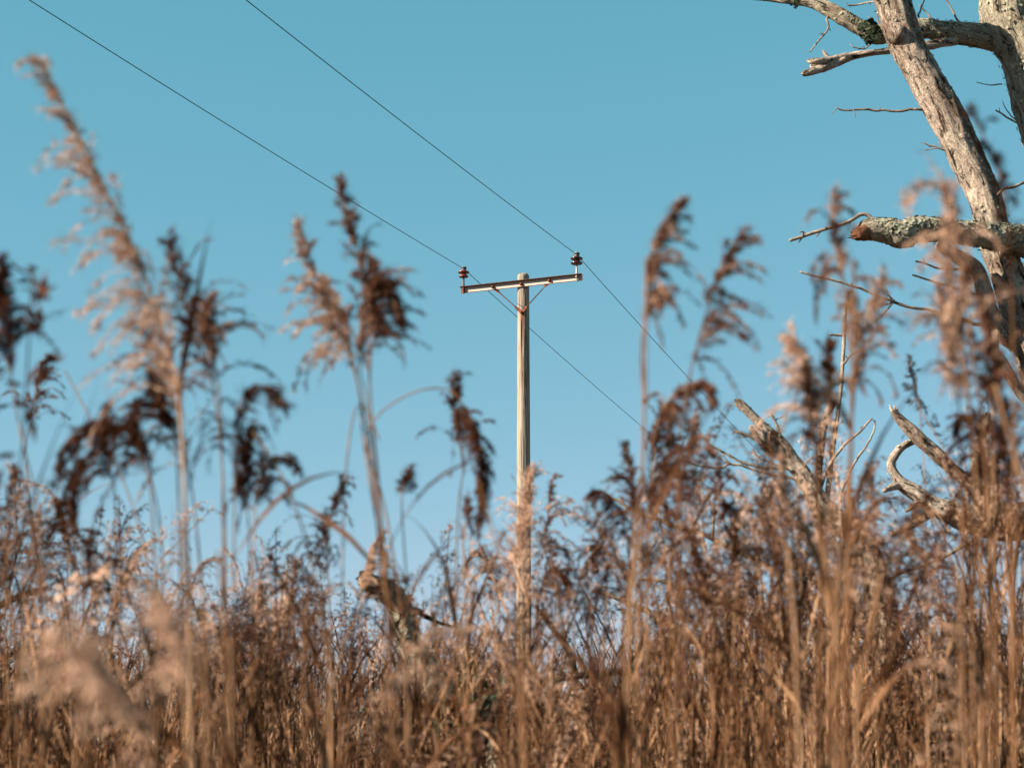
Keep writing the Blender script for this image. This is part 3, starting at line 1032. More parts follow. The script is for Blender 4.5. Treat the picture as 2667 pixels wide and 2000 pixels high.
gs = Geo()
b2 = thing('bent_branch', tuple(np.array([P(-60, 2000, 8.0)[0], 8.0, 0])), 'short dark branch with a cut end poking in from the left edge', 'branch')
limb(gs, [(102, 1536, 5), (95, 1539, 6), (50, 1553, 8), (15, 1570, 9), (-20, 1590, 11), (-50, 1640, 12), (-60, 1800, 14), (-60, 2100, 17), (-60, 2720, 20)], 8.0, 12, .2, 16)
limb(gs, [(165, 1684, 6), (110, 1685, 6), (60, 1690, 7), (10, 1710, 8), (-58, 1760, 9)], 8.0, 10, .15, 16)
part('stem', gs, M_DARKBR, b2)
gs = Geo()
b3 = thing('pale_stick', tuple(np.array([P(520, 2000, 6.5)[0], 6.5, 0])), 'pale dead stick slanting through the reeds at the bottom left', 'stick')
limb(gs, [(404, 1925, 9), (420, 1950, 11), (450, 1990, 13), (480, 2060, 14), (510, 2300, 16), (520, 2920, 18)], 6.5, 12, .15, 16)
part('stem', gs, M_DEAD, b3)

# ivy on the log: dark lobed leaves
ivy = thing('ivy', tuple(np.array([P(1250, 2000, LD - .3)[0], LD - .3, 0])), 'dark green ivy leaves clinging to the arched log', 'ivy')
gs = Geo()
limb(gs, [(1215, 1790, 4), (1240, 1870, 5), (1262, 2000, 6), (1270, 2400, 7), (1262, 2850, 8)], LD - .25, 8, .1, 10)
part('stem', gs, M_DARKBR, ivy)
lobe = np.array([(0, 0), (.35, -.12), (.55, .18), (.38, .30), (.42, .62), (.2, .60), (0, 1.0), (-.2, .60), (-.42, .62), (-.38, .30), (-.55, .18), (-.35, -.12)])
ivy_me = None
vv = np.vstack([[(0, .3, -.05)], np.stack([lobe[:, 0], lobe[:, 1], .12 * np.abs(lobe[:, 0]) - .25 * lobe[:, 1] ** 2], 1)]) * .055
ivy_me = mesh_from('leaf', vv, np.zeros((0, 4), int), np.array([(0, 1 + i, 1 + (i + 1) % 12) for i in range(12)]), None, (M_IVY,))
from mathutils import Euler
for _ in range(120):
    px, py = random.gauss(1228, 46), random.gauss(1845, 52)
    p = P(px, py, LD - random.uniform(.12, .42))
    o = link('leaf', ivy_me, ivy)
    o.location = Vector(p) - ivy.location
    o.rotation_euler = Euler((random.gauss(1.2, .5), random.gauss(0, .5), random.uniform(-1.2, 1.2) + math.pi))
    s = random.uniform(.6, 1.25)
    o.scale = (s, s, s)

# ------------------------------------------------------------------ reeds
GRAV = np.array([0, 0, -1.0])


def panicle_geo(geo, axis, nb, nsp, wind, fluff=1.0, droop=1.0, width=1.0, sp_len=.0100, sp_w=.0025, thick=.0009, hair=.35, branch_sides=3, mat=0):
    """plume along axis (base to tip): drooping side branches carrying small scale-like spikelets"""
    wind = np.asarray(wind, float)
    L = np.linalg.norm(np.diff(axis, axis=0), axis=1).sum()
    ax = catmull(axis, 40)
    tan = unit(np.gradient(ax, axis=0))
    starts, dirs = [], []
    for k in range(nb):
        u = min(.999, (k + random.random()) / nb)
        i = min(38, int(u * 39))
        p, t = ax[i], tan[i]
        rad = RNG.normal(size=3) + wind * .7
        rad = unit(rad - t * np.dot(rad, t))
        ang = random.uniform(.12, .62) * (1.15 - .55 * u)
        d = unit(t * math.cos(ang) + rad * math.sin(ang))
        long_ = random.random() < .75 * (1 - u) ** 1.2 + .08
        bl = L * width * ((.50 * (1 - u) ** .7 + .13) * random.uniform(.8, 1.2) if long_ else (.26 * (1 - u) + .09) * random.uniform(.5, 1.1))
        m = 7
        pts = [p]
        dd = d
        dr = droop * (random.uniform(.35, .8) if long_ else random.uniform(.05, .4)) * (1.1 - .6 * u)
        sw = RNG.normal(size=3) * .10
        for j in range(m - 1):
            dd = unit(dd + (GRAV * dr + wind * .16 + sw) * (.35 + .16 * j))
            pts.append(pts[-1] + dd * bl / (m - 1))
        nc = 8
        c = catmull(np.array(pts), nc)
        if branch_sides:
            c5 = c[[0, 2, 4, 6, 7]]
            tube(geo, c5, np.linspace(thick, thick * .4, 5), branch_sides, cap=False, mat=mat)
        # spikelets sit in tufts along the branch, thickest in its middle
        n = max(4, int(nsp * (.55 + .9 * (1 - u)) * random.uniform(.6, 1.3)))
        tuft = RNG.uniform(.10, .98, max(4, n // 4))
        f = np.clip(RNG.choice(tuft, n) + RNG.normal(size=n) * .05, .05, .999)
        x = f * 7
        i0 = np.clip(x.astype(int), 0, 6)
        fr = (x - i0)[:, None]
        base = c[i0] * (1 - fr) + c[i0 + 1] * fr
        bt = unit(c[i0 + 1] - c[i0])
        off = RNG.normal(size=(n, 3)) * (.0017 if long_ else .0028) * fluff * (1.2 - .85 * f)[:, None]
        starts.append(base + off + GRAV * np.abs(off[:, :1]) * .6)
        dirs.append(unit(bt + RNG.normal(size=(n, 3)) * .34 * fluff + GRAV * .22 + off * 60))
    b = np.vstack(starts)
    d = np.vstack(dirs)
    n = len(b)
    hr = RNG.random(n) < hair
    ln = (sp_len * np.where(hr, 1.7, 1.0) * RNG.uniform(.6, 1.4, n))[:, None]
    side = unit(np.cross(d, RNG.normal(size=(n, 3))))
    w = (sp_w * np.where(hr, .38, 1.0) * RNG.uniform(.6, 1.4, n))[:, None] * .5
    nrm = np.cross(side, d)
    v = np.stack([b, b + d * ln * .4 + side * w + nrm * w * .5, b + d * ln, b + d * ln * .4 - side * w + nrm * w * .5], 1).reshape(-1, 3)
    q = np.arange(n * 4).reshape(n, 4)
    geo.add(v, q, None, None, mat)


def leaf_geo(geo, p, d, length, width, seg=8, droop=.9, twist=1.0, mat=0):
    c, dd = [np.asarray(p, float)], unit(d)
    for k in range(seg):
        dd = unit(dd + GRAV * droop * (.10 + .16 * k / seg) + RNG.normal(size=3) * .05)
        c.append(c[-1] + dd * length / seg)
    c = np.array(c)
    t = unit(np.gradient(c, axis=0))
    s0 = np.cross(t[0], [0, 0, 1.0]) + RNG.normal(size=3) * .2
    ph = random.uniform(-.6, .6)
    vs = []
    for k in range(len(c)):
        u = k / seg
        s = unit(s0 - t[k] * np.dot(s0, t[k]))
        nn = np.cross(t[k], s)
        a = ph + twist * u * 2.2
        s, nn = s * math.cos(a) + nn * math.sin(a), -s * math.sin(a) + nn * math.cos(a)
        w = width * .5 * min(1, .35 + 3 * u) * max(.03, (1 - u ** 2.2))
        vs += [c[k] - s * w + nn * w * .35, c[k], c[k] + s * w + nn * w * .35]
    q = []
    for k in range(seg):
        a = k * 3
        q += [(a, a + 1, a + 4, a + 3), (a + 1, a + 2, a + 5, a + 4)]
    geo.add(np.array(vs), q, None, None, mat)


def stem_geo(geo, c, r0, r1, ns=6, nodes=True, mat=0):
    n = len(c)
    r = np.linspace(r0, r1, n)
    if nodes:
        r = r * (1 + .22 * (np.arange(n) % 6 == 0))
    tube(geo, c, r, ns, cap=False, mat=mat)


def reed_object(name, parent, geo, mat, tone):
    v, q, t, a, _, _ = geo.arrays()
    me = mesh_from(name, v, q, t, None, (mat,), tone=np.full(len(v), tone))
    return link(name, me, parent)


def place_reed(pts, d, plen, label, wind=1.0, tone=.5, nb=30, nsp=34, fluff=1.0, droop=1.0, width=1.0, lean=0.0, r=.0030, leaves=3, group='tall reeds standing clear of the thicket', flags=0, stone=.5):
    """a reed whose tip-to-root line passes these picture points (tip first) at distance d; plen = share of points (px of arc) carrying the plume"""
    w = np.array([P(x, y, d + lean * (1 - k / max(1, len(pts) - 1))) for k, (x, y) in enumerate(pts)])
    low = w[-1]
    slope = unit(w[-1] - w[-2])
    run = low[2] / max(.2, -slope[2])
    base = np.array([low[0] + slope[0] * run * .35, low[1] + random.uniform(-.1, .1), 0.0])
    mid_ = np.array([low[0] * .6 + base[0] * .4 + slope[0] * run * .12, low[1], low[2] * .5])
    full = np.vstack([w, mid_, base])[::-1]
    c = catmull(full, 90)
    s = np.concatenate([[0], np.cumsum(np.linalg.norm(np.diff(c, axis=0), axis=1))])
    lp = plen * d / FPX
    k = max(2, int(np.searchsorted(s, s[-1] - lp)))
    root = thing('common_reed', tuple(base), label, 'reed', group)
    g = Geo()
    cc = c - base
    stem_geo(g, cc, r, r * .42, 7)
    reed_object('stem', root, g, M_STEM, stone)
    g = Geo()
    panicle_geo(g, cc[k:], int(nb * 1.4), int(nsp * 1.4), (wind * .75, -.1, 0), fluff, droop, width)
    reed_object('panicle', root, g, M_PAN, .14 + .86 * tone)
    for j in range(leaves):
        i = int(len(c) * random.uniform(.30, .78))
        az_ = random.uniform(0, 2 * math.pi)
        g = Geo()
        leaf_geo(g, cc[i], (math.cos(az_) * .4 + wind * .2, math.sin(az_) * .4, 1.0), random.uniform(.18, .36), random.uniform(.007, .012), droop=random.uniform(.2, 1.1))
        reed_object('leaf', root, g, M_LEAF, random.uniform(.3, .7))
    return root


def S(*a):
    """picture points read off at 2212 px width"""
    return [(x * 1.2057, y * 1.2057) for x, y in a]


# (points from tip down), distance, plume px, label, options
HEROES = [
    (S((78, 122), (118, 190), (160, 280), (205, 370), (260, 475), (315, 600), (355, 730), (388, 880), (400, 1100), (408, 1350), (412, 1640)), 2.45, 1000,
     'tallest reed, pale plume leaning far to the left in the upper left corner', dict(wind=-.45, tone=.8, nb=64, nsp=40, width=.48, r=.0042, droop=1.1, fluff=1.2, stone=.75)),
    (S((366, 512), (378, 570), (400, 660), (432, 750), (462, 850), (478, 980), (486, 1180), (490, 1640)), 2.7, 480,
     'dark two-toned plume close beside the tallest leaning reed', dict(wind=.7, tone=.34, nb=36, nsp=40, width=1.0)),
    (S((300, 700), (340, 760), (372, 850), (396, 960), (420, 1100), (446, 1400), (455, 1640)), 2.9, 460,
     'ragged brown plume hanging under the tallest leaning reed', dict(wind=-.5, tone=.5, nb=34, nsp=36, width=1.0)),
    (S((610, 870), (570, 835), (530, 850), (512, 910), (508, 1000), (505, 1200), (500, 1640)), 2.7, 390,
     'dark nodding plume bent over to the right, left of centre', dict(wind=.6, tone=.12, nb=30, nsp=36, droop=1.6)),
    (S((640, 1010), (612, 985), (575, 1010), (556, 1060), (548, 1200), (545, 1640)), 3.0, 240,
     'small black-brown nodding plume just below the dark nodding one', dict(wind=.6, tone=.1, nb=22, nsp=30, droop=1.4)),
    (S((128, 1010), (150, 960), (210, 920), (270, 925), (310, 990), (330, 1120), (338, 1640)), 2.7, 420,
     'dark plume drooping to the left under the leaning reeds', dict(wind=-.6, tone=.13, nb=34, nsp=36, droop=1.4)),
    (S((300, 870), (290, 900), (300, 960), (330, 1050), (350, 1200), (356, 1640)), 2.8, 240,
     'short blackish tuft in the middle of the left reed cluster', dict(wind=-.3, tone=.05, nb=22, nsp=34)),
    (S((645, 478), (668, 550), (695, 630), (722, 700), (752, 760), (776, 850), (782, 930), (800, 1050), (830, 1250), (850, 1640)), 2.9, 430,
     'pale slim plume left of the forked pair, tip pointing up', dict(wind=-.8, tone=.72, nb=32, nsp=36, width=.75)),
    (S((732, 392), (748, 450), (768, 530), (785, 610), (780, 690), (774, 780), (790, 860), (800, 960), (820, 1120), (850, 1350), (862, 1640)), 2.75, 560,
     'upright plume with a pale tip crossing the left wire', dict(wind=.75, tone=.55, nb=40, nsp=42, width=.72)),
    (S((860, 690), (850, 640), (826, 612), (800, 640), (796, 720), (800, 860), (822, 1100), (850, 1640)), 2.85, 290,
     'dark round tuft on the right of the upright crossing plume', dict(wind=.8, tone=.08, nb=34, nsp=36, droop=1.5)),
    (S((1035, 1130), (1040, 1050), (1040, 980), (1012, 905), (985, 850), (945, 838), (900, 845), (850, 870), (810, 905), (790, 960), (830, 1090), (870, 1350), (880, 1640)), 3.2, 360,
     'dark heavy plume hanging from an arched stem left of the pole', dict(wind=.3, tone=.2, nb=40, nsp=40, droop=1.5, width=.8)),
    (S((985, 805), (978, 850), (985, 920), (1000, 1010), (990, 1100), (985, 1300), (990, 1640)), 3.4, 250,
     'brown upright plume top beside the arched stem left of the pole', dict(wind=.4, tone=.22, nb=26, nsp=36)),
    (S((0, 570), (5, 620), (12, 690), (18, 780), (50, 960), (85, 1150), (92, 1640)), 2.6, 300,
     'black-brown plume cut by the left edge', dict(wind=.6, tone=.05, nb=40, nsp=44, width=1.1)),
    (S((102, 768), (86, 800), (76, 860), (62, 930), (56, 1000), (74, 1150), (90, 1300), (96, 1640)), 4.2, 215,
     'small sharp brown plume near the left edge below the black one', dict(wind=.6, tone=.35, nb=26, nsp=30)),
    (S((30, 1010), (18, 1090), (14, 1200), (12, 1400), (10, 1640)), 3.6, 190, 'thin reed on the left edge with a sparse plume', dict(wind=.4, tone=.25, nb=20, nsp=22)),
    (S((195, 1150), (186, 1190), (190, 1250), (170, 1340), (166, 1640)), 4.0, 190, 'dark drooping plume low in the left cluster', dict(wind=.5, tone=.15, nb=28, nsp=32, droop=1.5)),
    (S((120, 1080), (132, 1120), (150, 1200), (160, 1350), (165, 1640)), 4.3, 190, 'brown plume low between the left edge and the leaning reeds', dict(wind=.4, tone=.3, nb=24, nsp=30)),
    (S((745, 1035), (728, 1080), (708, 1140), (705, 1210), (712, 1300), (720, 1640)), 4.0, 260,
     'black plume with a curled tip, between the leaning reeds and the pole', dict(wind=-.6, tone=.08, nb=36, nsp=38, droop=1.4)),
    (S((825, 1148), (800, 1190), (786, 1250), (778, 1330), (775, 1640)), 4.6, 230,
     'pale tan plume under the forked pair of stems', dict(wind=.5, tone=.75, nb=34, nsp=36)),
    (S((885, 1010), (872, 1040), (868, 1100), (880, 1300), (886, 1640)), 3.2, 110, 'thin stem with a small tuft left of the pole', dict(wind=.3, tone=.2, nb=14, nsp=20)),
    (S((1010, 1075), (1012, 1110), (1000, 1180), (1010, 1400), (1016, 1640)), 3.4, 120, 'thin pale stem with a drooping flag left of the pole', dict(wind=-.6, tone=.25, nb=14, nsp=20)),
    (S((1148, 1018), (1142, 1060), (1134, 1120), (1128, 1190), (1122, 1260), (1120, 1350), (1122, 1640)), 5.2, 330,
     'full pale plume standing right in front of the pole', dict(wind=-.3, tone=.85, nb=80, nsp=46, width=1.05, fluff=1.3)),
    (S((1196, 1030), (1188, 1060), (1184, 1110), (1176, 1180), (1160, 1280), (1150, 1640)), 5.0, 230,
     'reddish plume with separate flags just right of the pole', dict(wind=.7, tone=.5, nb=26, nsp=34)),
    (S((1010, 1210), (1030, 1190), (1060, 1220), (1076, 1290), (1085, 1640)), 5.4, 200, 'dark curled plume at the left foot of the pole', dict(wind=-.5, tone=.22, nb=34, nsp=36, droop=1.4)),
    (S((1230, 1290), (1215, 1240), (1185, 1230), (1165, 1290), (1160, 1400), (1158, 1640)), 5.4, 220, 'brown curled plume at the right foot of the pole', dict(wind=.5, tone=.32, nb=34, nsp=36, droop=1.4)),
    (S((1468, 440), (1438, 475), (1415, 520), (1398, 590), (1394, 680), (1386, 760), (1392, 900), (1390, 1000), (1376, 1160), (1350, 1350), (1330, 1640)), 2.5, 380,
     'tall reed right of the pole with a full nodding plume', dict(wind=.95, tone=.45, nb=32, nsp=46, droop=1.1, width=.9, r=.0034)),
    (S((1605, 498), (1572, 545), (1545, 610), (1522, 690), (1500, 770), (1482, 850), (1470, 960), (1466, 1150), (1460, 1640)), 2.6, 440,
     'tall reed whose plume streams to the right, third from the pole', dict(wind=1.1, tone=.42, nb=30, nsp=42, width=.85)),
    (S((1540, 870), (1520, 830), (1480, 835), (1440, 870), (1415, 930), (1405, 1000), (1400, 1200), (1396, 1640)), 3.0, 260,
     'brown plume bent level beneath the two tall streaming reeds', dict(wind=.5, tone=.4, nb=30, nsp=36, droop=1.3)),
    (S((1430, 880), (1418, 930), (1412, 1000), (1402, 1090), (1386, 1180), (1380, 1640)), 3.8, 330,
     'dark upright plume hanging on the stout pale stem right of the pole', dict(wind=.6, tone=.16, nb=42, nsp=40)),
    (S((1272, 1070), (1300, 1058), (1330, 1090), (1352, 1150), (1360, 1250), (1350, 1640)), 3.7, 200, 'small black plume nodding left towards the pole', dict(wind=-.7, tone=.08, nb=22, nsp=30, droop=1.4)),
    (S((1290, 1230), (1280, 1200), (1300, 1180), (1312, 1260), (1305, 1400), (1300, 1640)), 4.6, 170, 'brown plume low beside the clear gap right of the pole', dict(wind=-.4, tone=.3, nb=26, nsp=32)),
    (S((1802, 416), (1796, 460), (1806, 540), (1826, 620), (1836, 720), (1842, 820), (1838, 960), (1822, 1120), (1800, 1350), (1790, 1640)), 2.5, 330,
     'tall slim reed with rust-brown flags left of the leaning trunk', dict(wind=.8, tone=.35, nb=20, nsp=44, droop=1.5, width=.9, r=.0034)),
    (S((1905, 590), (1895, 620), (1878, 670), (1862, 740), (1846, 850), (1836, 1050), (1820, 1640)), 2.8, 240,
     'airy pale plume on the right of the slim rust-flagged reed', dict(wind=.7, tone=.7, nb=22, nsp=26, fluff=1.5)),
    (S((1700, 728), (1720, 745), (1742, 790), (1755, 880), (1760, 980), (1770, 1200), (1776, 1640)), 2.9, 290,
     'fluffy pale pink plume left of the slim rust-flagged reed', dict(wind=-.4, tone=.85, nb=34, nsp=40, width=1.1, fluff=1.5)),
    (S((1790, 735), (1785, 770), (1790, 850), (1798, 950), (1800, 1200), (1796, 1640)), 3.0, 250,
     'dark plume just behind the fluffy pale pink one', dict(wind=.5, tone=.18, nb=30, nsp=38)),
    (S((2040, 398), (2052, 440), (2048, 520), (2056, 620), (2070, 720), (2090, 850), (2110, 1050), (2120, 1300), (2122, 1640)), 2.4, 480,
     'tall pale plume blurring across the thick broken limb', dict(wind=-.3, tone=.65, nb=28, nsp=30, width=.75, fluff=1.2)),
    (S((1960, 430), (1990, 400), (2030, 402), (2058, 480), (2085, 640), (2105, 800), (2130, 1000), (2140, 1640)), 2.35, 380,
     'pale plume curving over to the left in front of the broken limb', dict(wind=-.5, tone=.7, nb=16, nsp=26, fluff=1.3, width=.8)),
    (S((2095, 225), (2120, 285), (2148, 345), (2170, 420), (2182, 560), (2190, 800), (2192, 1100), (2194, 1640)), 2.3, 420,
     'thin dark plume in front of the leaning trunk at the right edge', dict(wind=.3, tone=.12, nb=14, nsp=30, width=.5)),
    (S((2085, 560), (2080, 620), (2078, 700), (2088, 800), (2100, 1000), (2104, 1640)), 2.6, 330,
     'rust-brown plume low in front of the forked branches at right', dict(wind=.2, tone=.5, nb=30, nsp=36, width=.8)),
    (S((1966, 770), (1972, 820), (1985, 870), (1990, 930), (2000, 1100), (2004, 1640)), 5.0, 160, 'small dark plume alone against the sky left of the forked trunk', dict(wind=.4, tone=.15, nb=20, nsp=24, width=.9)),
    (S((2150, 760), (2160, 850), (2168, 950), (2180, 1100), (2190, 1640)), 2.7, 420,
     'large dark plume against the right edge', dict(wind=-.3, tone=.2, nb=44, nsp=42, width=1.0)),
    (S((2065, 930), (2085, 900), (2115, 920), (2130, 1000), (2140, 1200), (2140, 1640)), 3.2, 300,
     'dark tousled plume below the forked trunk at right', dict(wind=-.5, tone=.18, nb=38, nsp=38, droop=1.3)),
    (S((1560, 1110), (1575, 1090), (1590, 1130), (1580, 1220), (1570, 1400), (1560, 1640)), 4.0, 230,
     'dark round plume between the pole and the snapped stem', dict(wind=-.3, tone=.12, nb=40, nsp=40, droop=1.4)),
    (S((1530, 960), (1545, 990), (1552, 1060), (1550, 1160), (1535, 1640)), 4.4, 190, 'slender brown plume under the streaming reeds', dict(wind=.5, tone=.4, nb=24, nsp=30)),
    (S((1690, 985), (1694, 1030), (1698, 1100), (1700, 1190), (1702, 1640)), 4.2, 260, 'pale pink plume in front of the snapped stem', dict(wind=-.4, tone=.8, nb=38, nsp=38, fluff=1.3)),
    (S((1640, 1085), (1650, 1120), (1660, 1190), (1665, 1300), (1660, 1640)), 4.5, 220, 'rust plume left of the snapped stem', dict(wind=.4, tone=.4, nb=32, nsp=34)),
    (S((1880, 1010), (1885, 1060), (1890, 1140), (1895, 1300), (1896, 1640)), 4.2, 240, 'tan plume beside the curled pale limb', dict(wind=-.4, tone=.6, nb=32, nsp=36)),
    (S((1960, 1120), (1965, 1160), (1972, 1240), (1980, 1400), (1985, 1640)), 4.5, 210, 'tan plume below the curled pale limb', dict(wind=.3, tone=.5, nb=30, nsp=34)),
    (S((1480, 1150), (1500, 1190), (1515, 1270), (1520, 1400), (1518, 1640)), 4.0, 220, 'brown plume low right of the clear gap', dict(wind=.4, tone=.3, nb=32, nsp=34)),
    (S((120, 1365), (165, 1395), (215, 1440), (262, 1500), (300, 1580), (322, 1640)), 1.45, 430,
     'big soft-blurred pale plume leaning low at the bottom left', dict(wind=-.3, tone=1.0, nb=18, nsp=20, fluff=3.2, droop=.5, width=1.25)),
    (S((318, 1275), (350, 1320), (378, 1390), (398, 1480), (408, 1580), (412, 1640)), 1.5, 330,
     'smaller soft-blurred pale plume behind the big low one', dict(wind=-.3, tone=.95, nb=14, nsp=16, fluff=3.2, droop=.5, width=1.1)),
    (S((560, 1262), (556, 1300), (556, 1370), (560, 1450), (562, 1640)), 6.6, 200, 'fine pale plume at the left end of the far reed row', dict(wind=.3, tone=.85, nb=36, nsp=36, fluff=1.3)),
    (S((640, 1215), (632, 1260), (622, 1330), (618, 1420), (618, 1640)), 6.2, 220, 'feathery pale plume, highest of the far row left of centre', dict(wind=-.4, tone=.85, nb=40, nsp=36, fluff=1.3)),
    (S((585, 1185), (600, 1230), (625, 1290), (650, 1340), (680, 1440), (690, 1640)), 4.4, 110, 'thin slanting stem with a sparse brown tip left of centre', dict(wind=-.6, tone=.3, nb=12, nsp=20)),
    (S((455, 640), (440, 680), (450, 740), (470, 820), (480, 1000), (484, 1640)), 2.8, 230, 'brown tuft right of the tallest leaning reed, halfway down', dict(wind=.6, tone=.45)),
    (S((330, 800), (345, 850), (370, 930), (385, 1050), (392, 1640)), 2.7, 260, 'black tuft tangled with the stem of the tallest leaning reed', dict(wind=-.5, tone=.08, nb=34)),
    (S((540, 930), (525, 980), (530, 1060), (540, 1200), (545, 1640)), 3.0, 220, 'narrow dark tuft between the two dark nodding plumes', dict(wind=.5, tone=.12)),
    (S((235, 880), (225, 930), (232, 1000), (250, 1100), (262, 1640)), 2.9, 230, 'black tuft above the plume drooping to the left', dict(wind=-.5, tone=.06)),
    (S((180, 1000), (160, 1060), (165, 1130), (180, 1250), (186, 1640)), 3.1, 220, 'dark tuft hanging below the plume drooping to the left', dict(wind=-.5, tone=.2)),
    (S((700, 600), (720, 640), (745, 700), (765, 790), (790, 930), (820, 1200), (840, 1640)), 2.9, 300, 'pale airy plume filling the fork of the pair', dict(wind=-.6, tone=.75, fluff=1.3)),
    (S((800, 560), (815, 600), (812, 680), (800, 780), (802, 900), (830, 1200), (852, 1640)), 2.8, 280, 'dark strands behind the dark round tuft of the pair', dict(wind=.7, tone=.15)),
    (S((1440, 900), (1448, 960), (1430, 1040), (1405, 1140), (1380, 1300), (1372, 1640)), 3.3, 320, 'blackish plume right of the stout pale stem', dict(wind=.5, tone=.1, nb=36)),
    (S((1350, 960), (1365, 1010), (1372, 1090), (1366, 1200), (1358, 1640)), 3.6, 260, 'dark plume left of the stout pale stem', dict(wind=-.4, tone=.15)),
    (S((1500, 900), (1490, 960), (1470, 1050), (1452, 1180), (1440, 1640)), 3.5, 260, 'rust plume below the level bent one right of the pole', dict(wind=.5, tone=.4)),
    (S((1745, 790), (1752, 850), (1760, 930), (1768, 1050), (1772, 1640)), 3.0, 280, 'mixed brown plume under the fluffy pale pink one', dict(wind=-.3, tone=.4)),
    (S((1830, 640), (1850, 700), (1850, 790), (1842, 900), (1830, 1640)), 2.8, 260, 'tan tuft midway up the slim rust-flagged reed', dict(wind=.6, tone=.6)),
    (S((2030, 620), (2045, 700), (2060, 800), (2075, 950), (2085, 1640)), 2.6, 330, 'pale tangled plume below the thick broken limb', dict(wind=-.3, tone=.75, fluff=1.3)),
    (S((2120, 640), (2128, 720), (2135, 820), (2145, 980), (2155, 1640)), 2.6, 340, 'brown plume in front of the fork of the dead tree', dict(wind=.3, tone=.4, nb=34)),
]
for pts, d, pl, lab, kw in HEROES:
    place_reed(pts, d, pl, lab, lean=random.uniform(-.12, .12), **kw)

# stout bare stems and blades close to the lens: (top, ..., down), distance
NEAR = [
    (S((1396, 560), (1392, 900), (1378, 1180), (1352, 1640)), 2.2, .0024, 'stout blurred cane right of the pole'),
    (S((1846, 560), (1840, 900), (1818, 1250), (1806, 1640)), 2.3, .0024, 'stout blurred cane under the slim rust-flagged reed'),
    (S((2150, 830), (2185, 960), (2222, 1090), (2260, 1300), (2300, 1640)), 2.1, .0026, 'stout tan cane slanting across the right edge'),
    (S((140, 800), (225, 960), (275, 1060), (320, 1240), (340, 1640)), 3.2, .0018, 'thin bare stem slanting down from the left edge plume'),
    (S((1030, 1030), (1075, 1180), (1110, 1290), (1130, 1640)), 2.2, .0018, 'faint blurred stem slanting left of the pole foot'),
    (S((545, 930), (600, 1010), (660, 1160), (700, 1350), (715, 1640)), 2.6, .0018, 'faint thin stem slanting below the dark nodding plume'),
    (S((1905, 1240), (1880, 1360), (1862, 1500), (1850, 1640)), 2.4, .0024, 'thick tan cane low at right'),
    (S((1700, 1180), (1715, 1330), (1722, 1500), (1726, 1640)), 2.2, .0024, 'thick tan cane low under the pale pink plume'),
    (S((395, 1130), (405, 1300), (430, 1480), (445, 1640)), 1.9, .0022, 'pale blurred cane low left'),
    (S((470, 1190), (488, 1400), (500, 1640)), 2.1, .0021, 'brown blurred cane low left beside the pale one'),
    (S((820, 950), (775, 870), (745, 1060), (735, 1640)), 3.0, .0018, 'dark stem crossing the forked pair'),
]
for pts, d, r, lab in NEAR:
    w = np.array([P(x, y, d) for x, y in pts])
    low = w[-1]
    sl = unit(w[-1] - w[-2])
    base = np.array([low[0] + sl[0] * .4, d, 0])
    c = catmull(np.vstack([w, base])[::-1], 60) - base
    root = thing('reed_cane', tuple(base), lab, 'reed', 'bare canes near the camera')
    g = Geo()
    stem_geo(g, c, r, r * .75, 8)
    reed_object('stem', root, g, M_STEM, random.uniform(.45, .75))
    for j in range(2):
        i = random.randrange(18, 45)
        g = Geo()
        az_ = random.uniform(0, 6.28)
        leaf_geo(g, c[i], (math.cos(az_) * .3, math.sin(az_) * .3, 1), random.uniform(.15, .3), random.uniform(.009, .015), droop=random.uniform(.1, .7))
        reed_object('leaf', root, g, M_LEAF, random.uniform(.35, .7))


